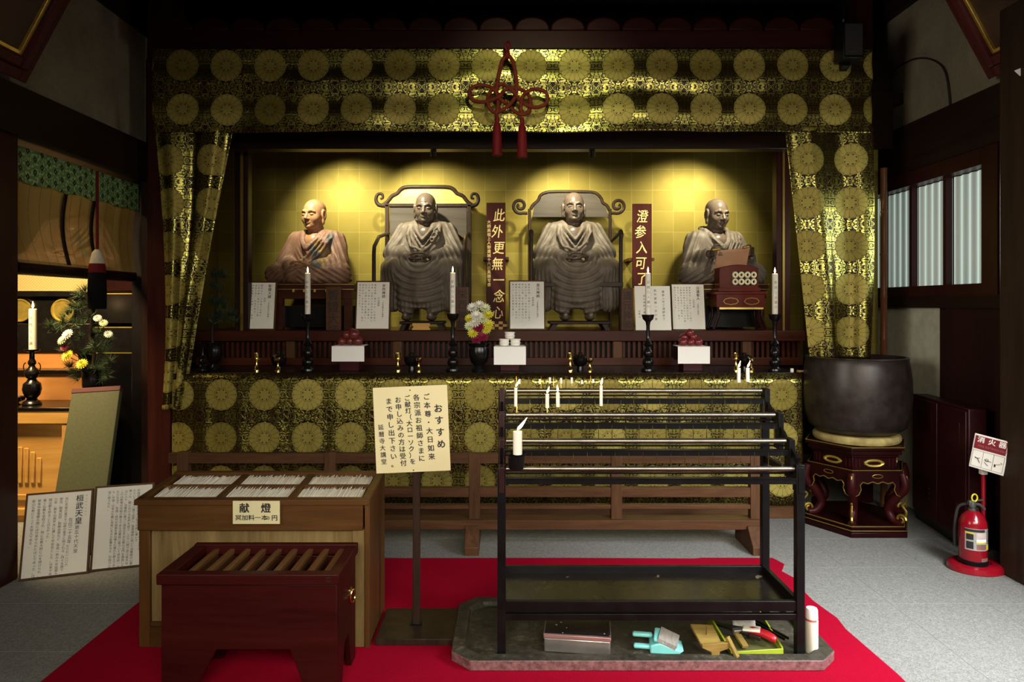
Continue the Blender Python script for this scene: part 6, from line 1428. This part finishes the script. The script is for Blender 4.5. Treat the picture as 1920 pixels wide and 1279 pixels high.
# on the left wall (plane X = XL): far lower corner at pixel (33,165), leaning into the room towards the top
a = Vector((XL+.07, 3.90, 2.80)); tilted('votive_picture', 'dark framed picture with gilt inner edge leaning out above the side chapel', Vector((XL+.07, 2.40, 2.80)), a, Vector((XL+.66, 2.40, 3.90)), .02)
a = Vector((XR-.08, 4.32, 2.96)); tilted('votive_picture', 'dark framed picture with gilt inner edge leaning out above the pleated window', a, Vector((XR-.08, 2.9, 2.96)), Vector((XR-.70, 4.32, 4.1)), .02)
o = M().box(2.80, 2.805, 3.55, 3.80, 2.70, 2.90)
d = 3.85; pp_ = [W(1903, 132, d), W(1935, 112, d), W(1945, 165, d)]
o = M().prism([(pp_[0].x, pp_[0].z), (pp_[2].x, pp_[2].z-.02), (pp_[1].x+.05, pp_[1].z)], d, d+.006).build('paper_notice', 'whitepaper'); tag(o, 'corner of a white paper notice high on the brown pillar', 'sign')

# ---------------------------------------------------------------- side chapel seen through the left opening
struct(M().box(-5.3, XL-.12, 6.55, 6.65, 0, 3.4).build('wall_chapel_back', 'goldwall'))
struct(M().box(-5.35, -5.25, 3.0, 6.6, 0, 3.4).build('wall_chapel_side', 'darkh'))
struct(M().box(-5.3, XL-.12, 2.6, 6.6, 3.0, 3.1).build('ceiling_chapel', 'dark'))
struct(M().box(XL-.22, XL-.14, 3.935, 4.02, .0, 2.5).build('trim_8', 'orange'))
MT['green'] = (lambda g: (lambda s: (lambda x, y: (lambda lx, ly: g.set(color=g.mix(((lx.f('ABSOLUTE')+ly.f('ABSOLUTE')) < .30)*((lx.f('ABSOLUTE')+ly.f('ABSOLUTE')) > .09), g.mix(g.noise(s, 60, 3) > .55, (.14, .28, .08), (.42, .55, .26)), (.012, .028, .016)), rough=.6).m)(x/.062-(x/.062).f('FLOOR')-.5, y/.075-(y/.075+(x/.062).f('FLOOR')*.5).f('FLOOR')+(x/.062).f('FLOOR')*.5-.5))(*g.sep(s)[:2]))(g.coord('UV')))(G('green_lozenge_brocade'))
def blindmat():
    g = G('fine_bamboo_blind'); x, y, _ = g.sep(g.coord('UV')); st_ = ((y*520).f('SINE'))*.5+.5; n = g.noise(g.coord('UV', (3, 140, 1)), 6, 3)
    th = ((x/.10).f('FRACT') < .035); c = g.mix(n, (.42, .26, .055), (.66, .44, .12)); c = g.mix(th*.8, c, (.08, .04, .01))
    g.set(color=c, rough=.6, alpha=n*.25+th*.3+.72)
    g.nt.nodes['Principled BSDF'].inputs['Transmission Weight'].default_value = 0
    return g.m
MT['blind'] = blindmat()
bd = thing('bamboo_blind', 'bamboo blind with green brocade band across the side chapel opening', 'blind', (XL-.06, 4.6, 1.77))
y0, y1 = 3.95, 5.33
def bl_(u, v): return (XL-.06-.03*math.sin(v*PI), y0+.012*0+(y1-y0)*u+.09*(1-u)*v*v*1.0, 2.30-(2.30-1.80)*v)
cloth('blind_screen', bl_, 40, 20, 'blind', bd, uv=lambda u, v: ((y1-y0)*u, .53*(1-v)), thick=0)
cloth('brocade_band', lambda u, v: (XL-.045, y0-.012+(y1-y0+.03)*u, 2.475-.205*v+.006*math.sin(u*30)*v), 60, 6, 'green', bd, uv=lambda u, v: ((y1-y0)*u, .2*(1-v)), thick=.004)
for yy in (4.47, 4.78): cloth('dark_strip', lambda u, v: (XL-.052-.03*math.sin(v*PI), yy-.02+.04*u+.03*v*v, 2.28-.47*v), 2, 10, 'dark', bd, thick=.003)
m = M()
m.tube([(XL-.10+(.045-.034*t)*math.cos(10*t*PI), y0+.10, 1.775+(.045-.034*t)*math.sin(10*t*PI)) for t in np.linspace(0, 1, 60)], .004, 5)
m.cyl((XL-.10, y0+.10, 1.775), (XL-.10, y1, 1.775), .046, n=20)
m.build('rolled_hem', 'dark', bd)
tc = W(180, 570, 4.62); tsl = thing('cord_tassel', 'big red, white and black tassel on a red cord hanging before the bamboo blind', 'tassel', (XL-.0, 4.62, 1.5))
tx, ty = XL+.035, 4.66
M().cyl((tx, ty, 2.45), (tx, ty, WZ(468, ty)), .010, n=8).build('cord', 'tassel', tsl)
MT['twhite'] = wood('white_silk_fringe', (.42, .37, .28), (.66, .60, .48), .7, 2, 50)
za_ = WZ(468, ty)
M().lathe([(.014, 0), (.030, -.02), (.044, -.075), (.047, -.095)][::-1], 18, (tx, ty, za_)).build('white_crown', 'twhite', tsl)
M().lathe([(.047, -.095), (.052, -.12), (.054, -.155)][::-1], 18, (tx, ty, za_)).build('red_band', 'tassel', tsl)
M().lathe([(.054, -.155), (.058, -.28), (.056, -.40)][::-1], 18, (tx, ty, za_)).build('black_fringe', 'blacksilk', tsl)

# seated figure behind the blind
m5 = dup(m1, (WX(142, 5.98), 5.98, WZ(509, 5.6)+.01), (0, 0, .25), 'dim seated monk statue seen through the bamboo blind')
# tiered altar in the chapel
ta = thing('chapel_altar', 'tiered altar in the side chapel with honey wood table front and dark shelves', 'altar', (-3.6, 5.3, 0))
tx_r = WX(145, 4.9); zt5 = WZ(768, 4.9)
M().box(-4.6, tx_r, 4.9, 5.32, zt5-.012, zt5+.012).build('table_top', 'lacq', ta, bev=.003)
M().box(-4.6, tx_r-.005, 4.905, 4.94, WZ(795, 4.9), zt5-.012).build('front_rail', 'orange', ta, bev=.003)
M().box(WX(114, 4.9), tx_r-.005, 4.91, 4.95, 0, WZ(797, 4.9)).build('corner_post', 'orange', ta, bev=.003)
pnl = M().box(-4.6, WX(114, 4.9), 4.945, 4.96, .0, WZ(797, 4.9)).build('front_panel', 'orange', ta)
mm_ = M(); px0 = WX(26, 4.94); hw = .155
for k in range(7):
    x = px0-.09+k*.045; zz1 = WZ(838, 4.94)-.10*((k-3)/3.4)**2
    mm_.box(x-.016, x+.016, 4.934, 4.945, .28, zz1)
mm_.build('carved_fan', 'orange', pnl, bev=.006)
M().box(-4.6, WX(114, 4.9), 4.93, 4.95, .16, .20).box(-4.6, WX(114, 4.9), 4.93, 4.95, .05, .10).build('panel_moulding', 'orange', pnl, bev=.004)
M().box(tx_r-.03, tx_r, 4.95, 5.32, 0, zt5-.012).build('table_side', 'dark', ta)
zt6 = WZ(700, 5.32)
M().box(-4.6, WX(168, 5.32), 5.32, 5.36, zt5, zt6+.0).build('riser', 'honeydim' if 'honeydim' in MT else MT.setdefault('honeydim', wood('reddish_honey_wood', (.30, .12, .035), (.44, .20, .06), .35, 0, 4)), ta)
M().box(-4.6, WX(168, 5.32)+.03, 5.30, 5.50, zt6, zt6+.025).build('shelf', 'lacq', ta, bev=.002)
M().box(-4.6, WX(150, 5.5), 5.48, 5.52, zt6+.02, WZ(658, 5.5)).build('riser', 'honeydim', ta)
M().box(-4.6, WX(175, 5.5), 5.46, 5.9, WZ(658, 5.5), WZ(607, 5.5)).build('shelf', 'lacq', ta, bev=.003)
M().box(-4.6, WX(170, 5.6), 5.60, 5.64, WZ(607, 5.6), WZ(553, 5.6)).build('riser', 'lacq', ta)
M().box(-4.6, WX(175, 5.56), 5.56, 6.3, WZ(556, 5.56), WZ(546, 5.56)).build('shelf', 'lacq', ta, bev=.003)
MT['platform'] = (lambda g: (lambda s: g.set(color=g.mix(((s[0]*260).f('SINE')*(s[2]*260).f('SINE')) > .3, (.40, .31, .12), (.31, .22, .08)), rough=.6).m)(g.sep(g.coord())))(G('pale_gold_brocade'))
M().box(-4.5, WX(167, 5.6), 5.60, 6.25, WZ(546, 5.6), WZ(509, 5.6)).build('brocade_platform', 'platform', ta, bev=.003)
cu_ = cloth('cushion_cover', lambda u, v: (-4.4+(WX(150, 5.7)+4.4)*u, 5.62+.5*v, WZ(509, 5.6)+.035*math.sin(PI*min(1, v*2.2+.12))*(1-u**6)+.010*math.sin(u*38+v*5)), 60, 14, 'paper', ta, thick=.006)
for px, lb in ((37, 'round gold dish standing on edge behind the chapel candle'), (117, 'round gold dish standing on edge half behind the pine')):
    c = W(px, 582, 5.57); t = thing('gold_dish', lb, 'dish', (c.x, c.y, c.z-.09), group='round gold dishes')
    M().lathe([(.086, 0), (.092, .004), (.092, .018), (.082, .018), (.078, .010)], 36, T=Matrix.Translation((c.x, 5.585, c.z)) @ rotm(PI/2, 0, 0)).build('dish', 'goldleaf', t)
# dark lacquer steps beside it with gilt lines
ds = thing('lacquer_steps', 'dark lacquer steps with thin gilt lines beside the chapel altar', 'steps', (-3.0, 5.6, 0))
for k, (z0, z1, dd_) in enumerate(((.0, WZ(660, 5.4), 5.40), (WZ(660, 5.5), WZ(612, 5.5), 5.50), (WZ(606, 5.6), WZ(549, 5.6), 5.6))):
    M().box(WX(178, dd_), XL-.13, dd_, 5.9, z0, z1-.012).build('step', 'lacq', ds, bev=.002)
    M().box(WX(178, dd_), XL-.13, dd_-.004, dd_+.01, z1-.012, z1-.004).build('gilt_line', 'goldleaf', ds)
M().box(WX(200, 5.62), XL-.13, 5.62, 5.9, WZ(545, 5.62), WZ(520, 5.62)).build('top_box', 'redlacq', ds)
# chapel candle and candlestick
cd = 5.05; bx_ = WX(60, cd); zb_1 = zt5+.012; Hc = WZ(655, cd)-zb_1
cs = thing('candlestick', 'tall ringed black candlestick on the chapel table', 'candlestick', (bx_, cd, zb_1))
M().lathe([(r, z*Hc) for r, z in [(.060, 0), (.064, .02), (.056, .06), (.036, .09), (.032, .12), (.052, .18), (.062, .28), (.056, .38), (.034, .43), (.026, .47)]], 30, (bx_, cd, zb_1)).build('base', 'lacq', cs)
M().lathe([(r, z*Hc) for r, z in [(.026, .47), (.040, .50), (.050, .56), (.044, .62), (.024, .67), (.018, .71), (.026, .74), (.026, .78), (.017, .82), (.016, .96)]], 30, (bx_, cd, zb_1)).build('stem', 'lacq', cs)
M().lathe([(.018, .95*Hc), (.046, .97*Hc), (.052, Hc), (.048, Hc), (.02, .97*Hc)], 30, (bx_, cd, zb_1)).build('drip_cup', 'lacq', cs)
for s in (-1, 1): M().tube([(bx_+s*(.046+.016*math.sin(a)), cd, zb_1+Hc*.68+.03*math.cos(a)) for a in np.linspace(0, PI, 10)], .004, 6).build('handle', 'lacq', cs)
candle(Vector((bx_+.006, cd, zb_1+Hc*.97)), .0255, WZ(579, cd)-(zb_1+Hc*.97), 'tall lit candle in the side chapel', '延暦寺大講堂', True, .5, None, (0, 0), 1.25)
o = M().lathe([(.02, 0), (.035, .004), (.012, .012), (.012, .02), (.05, .035), (.055, .06), (.05, .06), (.02, .03)], 26, (WX(32, 5.05), 5.05, zb_1)).build('black_bowl', 'lacq'); tag(o, 'small black footed bowl beside the chapel candlestick', 'bowl')
# pine and chrysanthemum arrangement
vx2, vy2 = WX(172, 5.08), 5.08
pv = vase(vx2, vy2, zb_1, WZ(690, vy2)-zb_1, 'dark bronze vase of pine and chrysanthemums on the chapel table', .85)
ps = thing('pine_arrangement', 'pine branches arranged in the chapel vase', 'plant', (vx2, vy2, WZ(700, vy2)))
M().tube(smoothline([W(172, 700, vy2), W(176, 660, vy2), W(168, 630, vy2), W(172, 600, vy2), W(165, 565, vy2), W(160, 548, vy2)], 5), .012, 7).tube(smoothline([W(172, 690, vy2), W(150, 670, vy2), W(120, 615, vy2)], 5), .007, 6).tube(smoothline([W(174, 660, vy2), W(192, 640, vy2), W(205, 630, vy2)], 5), .007, 6).build('branch', 'blackwood', ps)
MT['pine2'] = plain('lit_pine_needles', (.035, .060, .018), .5, 0, .4, 20)  # brighter copy of the needle colour, lamplight put into it
m = M()
for a, b_ in ((150, 558), (158, 545), (138, 575), (150, 580), (165, 572), (128, 590), (118, 605), (98, 615), (108, 620), (140, 608), (155, 612), (170, 595), (130, 628), (148, 635), (185, 625), (198, 632), (206, 640), (178, 650), (165, 660), (188, 662), (200, 655), (155, 690), (140, 700), (168, 700), (180, 690), (195, 690), (206, 680), (148, 712), (130, 690), (200, 705), (186, 712), (124, 655)):
    for k in range(4): pine_tuft(m, W(a+rng.uniform(-5, 5), b_+rng.uniform(-4, 4), vy2+rng.uniform(-.06, .05)), 34, .075, (rng.uniform(-.6, .6), -.3, rng.uniform(.2, 1)), 1.2, .0015)
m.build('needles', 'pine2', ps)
vr2 = (vx2, vy2, WZ(705, vy2))
for px, py, r, col, lb in ((127, 628, .045, 'mumw', 'white chrysanthemum highest in the chapel pine arrangement'), (118, 638, .040, 'mumc', 'pale chrysanthemum just below the white one in the chapel'), (127, 667, .045, 'mumy', 'bright yellow chrysanthemum below the pink one in the chapel'), (154, 683, .042, 'mumy', 'spidery yellow chrysanthemum low in the chapel pine arrangement'),
                           (183, 597, .030, 'mumw', 'small white chrysanthemum nearest the tassel'), (194, 606, .030, 'mumc', 'small cream chrysanthemum beyond the one nearest the tassel'), (203, 627, .030, 'mumw', 'small white chrysanthemum at the dark steps side')):
    mum(W(px, py, 5.0), r, col, lb, 'chrysanthemums in the chapel arrangement', vr2, ((px-150)*.01, .1))
mum(W(121, 652, 5.0), .030, 'mumr', 'small magenta flower between white and yellow blooms in the chapel', None, vr2, nm='magenta_bloom')
# leaning tatami mats
MT['tatami'] = (lambda g: (lambda s: g.set(color=g.mix((s[0]*900).f('SINE')*.25+g.noise(g.coord(scale=(1, .05, 1)), 60, 3)*.7, (.045, .05, .016), (.12, .125, .048)), rough=.7).m)(g.sep(g.coord())))(G('green_tatami_straw'))
def mat_(bl, br, tl, label, edge):
    mt, w, h = frame_mat(bl, br, tl); t = thing('tatami_mat', label, 'mat', mat=mt)
    M().box(0, w, 0, .05, 0, h-.02).build('straw', 'tatami', t, local=True, bev=.004)
    M().box(-.002, w+.002, -.003, .053, h-.035, h).build('cloth_edge', edge, t, local=True, bev=.003)
MT['rededge'] = plain('dark_red_cloth_edge', (.085, .004, .006), .6, 0, .1)
A_ = Vector((-2.955, 4.58, 0)); Bq = Vector((-2.755, 5.00, 0)); tlq = W(190, 720, 4.93); tlq = Vector((-2.86, 4.90, .965))
bl = Vector((-2.83, 4.25, 0)); br = Vector((-2.53, 4.30, .015)); tl = Vector((-2.83, 4.76, .985))
mat_(bl, br, tl, 'green straw mat with dark red cloth edge leaning in the chapel opening', 'rededge')
# the two framed panels on the floor
it1 = [('桓武天皇', .80, .935, .085, dict(bold=.012, pitch=1.05)), ('第五十代天皇', .785, .575, .052, dict(pitch=1.05)), ('かんむてんのう', .90, .93, .020, dict(pitch=1.9)), ('在位二十五年', .685, .67, .05, dict(pitch=1.02)), ('七三七〜八〇六', .665, .36, .036, dict(pitch=1.0)),
       ('光仁天皇の皇子で山部の皇子と称される。四十五歳で', .605, .92, .036, dict(pitch=1.0)), ('即位。蝦夷征討、勘解由使など、祭政一新のため延暦十', .525, .92, .036, dict(pitch=1.0)), ('三年、都を山城宇太に遷して平安京とした。以来千年', .445, .92, .036, dict(pitch=1.04)), ('間は都を移ることはなかった。', .365, .92, .036, dict(pitch=1.0)), ('篤く仏教を信仰され、特に伝教大師に心を傾けられ、', .285, .92, .036, dict(pitch=1.04)), ('根本中堂落慶の際には行幸せられたほどであった。比', .205, .92, .036, dict(pitch=1.04)), ('叡山仏教にとって大恩人である。', .125, .92, .036, dict(pitch=1.04))]
plaque('portrait_text_panel', 'framed white text panel with big heading standing on the floor nearest the dark pillar', 'sign', Vector((WX(34, 3.88), 3.88, .002)), Vector((WX(166, 4.0), 4.0, .002)), Vector((WX(48, 4.02), 4.02, .455)), it1, border=.012, thick=.018, fm='brown')
it2 = [('智顗', .80, .60, .06, dict(bold=.01)), ('五三八〜五九七', .79, .44, .034, dict(pitch=1.05)), ('中国湖南省荊州の人。幼少の時に書いて', .735, .93, .034, dict(pitch=1.04)), ('たという。十八歳で出家し、慧思禅師に就いて法華経の心要を', .665, .93, .034, dict(pitch=.98)), ('得った。都における名声を捨て、三十八歳で浙江省天台', .595, .93, .034, dict(pitch=1.05)), ('山に入り、法華経に基づく独自な天台仏教の法門を開発した。', .525, .93, .034, dict(pitch=1.0)), ('これは釈尊の究極の教えである法華経に基づいて統合統一さ', .455, .93, .034, dict(pitch=1.0)), ('れた仏法で、学問・修行の両面を兼ね備えた優れた教えである', .385, .93, .034, dict(pitch=.98)), ('た。中国・日本の仏教に非常に大きな影響を与え、中国の小釈', .315, .93, .034, dict(pitch=.98)), ('迦と称された。', .245, .93, .034, dict(pitch=1.0))]
plaque('portrait_text_panel', 'framed white text panel standing on the floor half behind the candle cabinet', 'sign', Vector((WX(168, 4.02), 4.02, .002)), Vector((WX(283, 4.12), 4.12, .002)), Vector((WX(182, 4.15), 4.15, .465)), it2, border=.012, thick=.018, fm='brown')
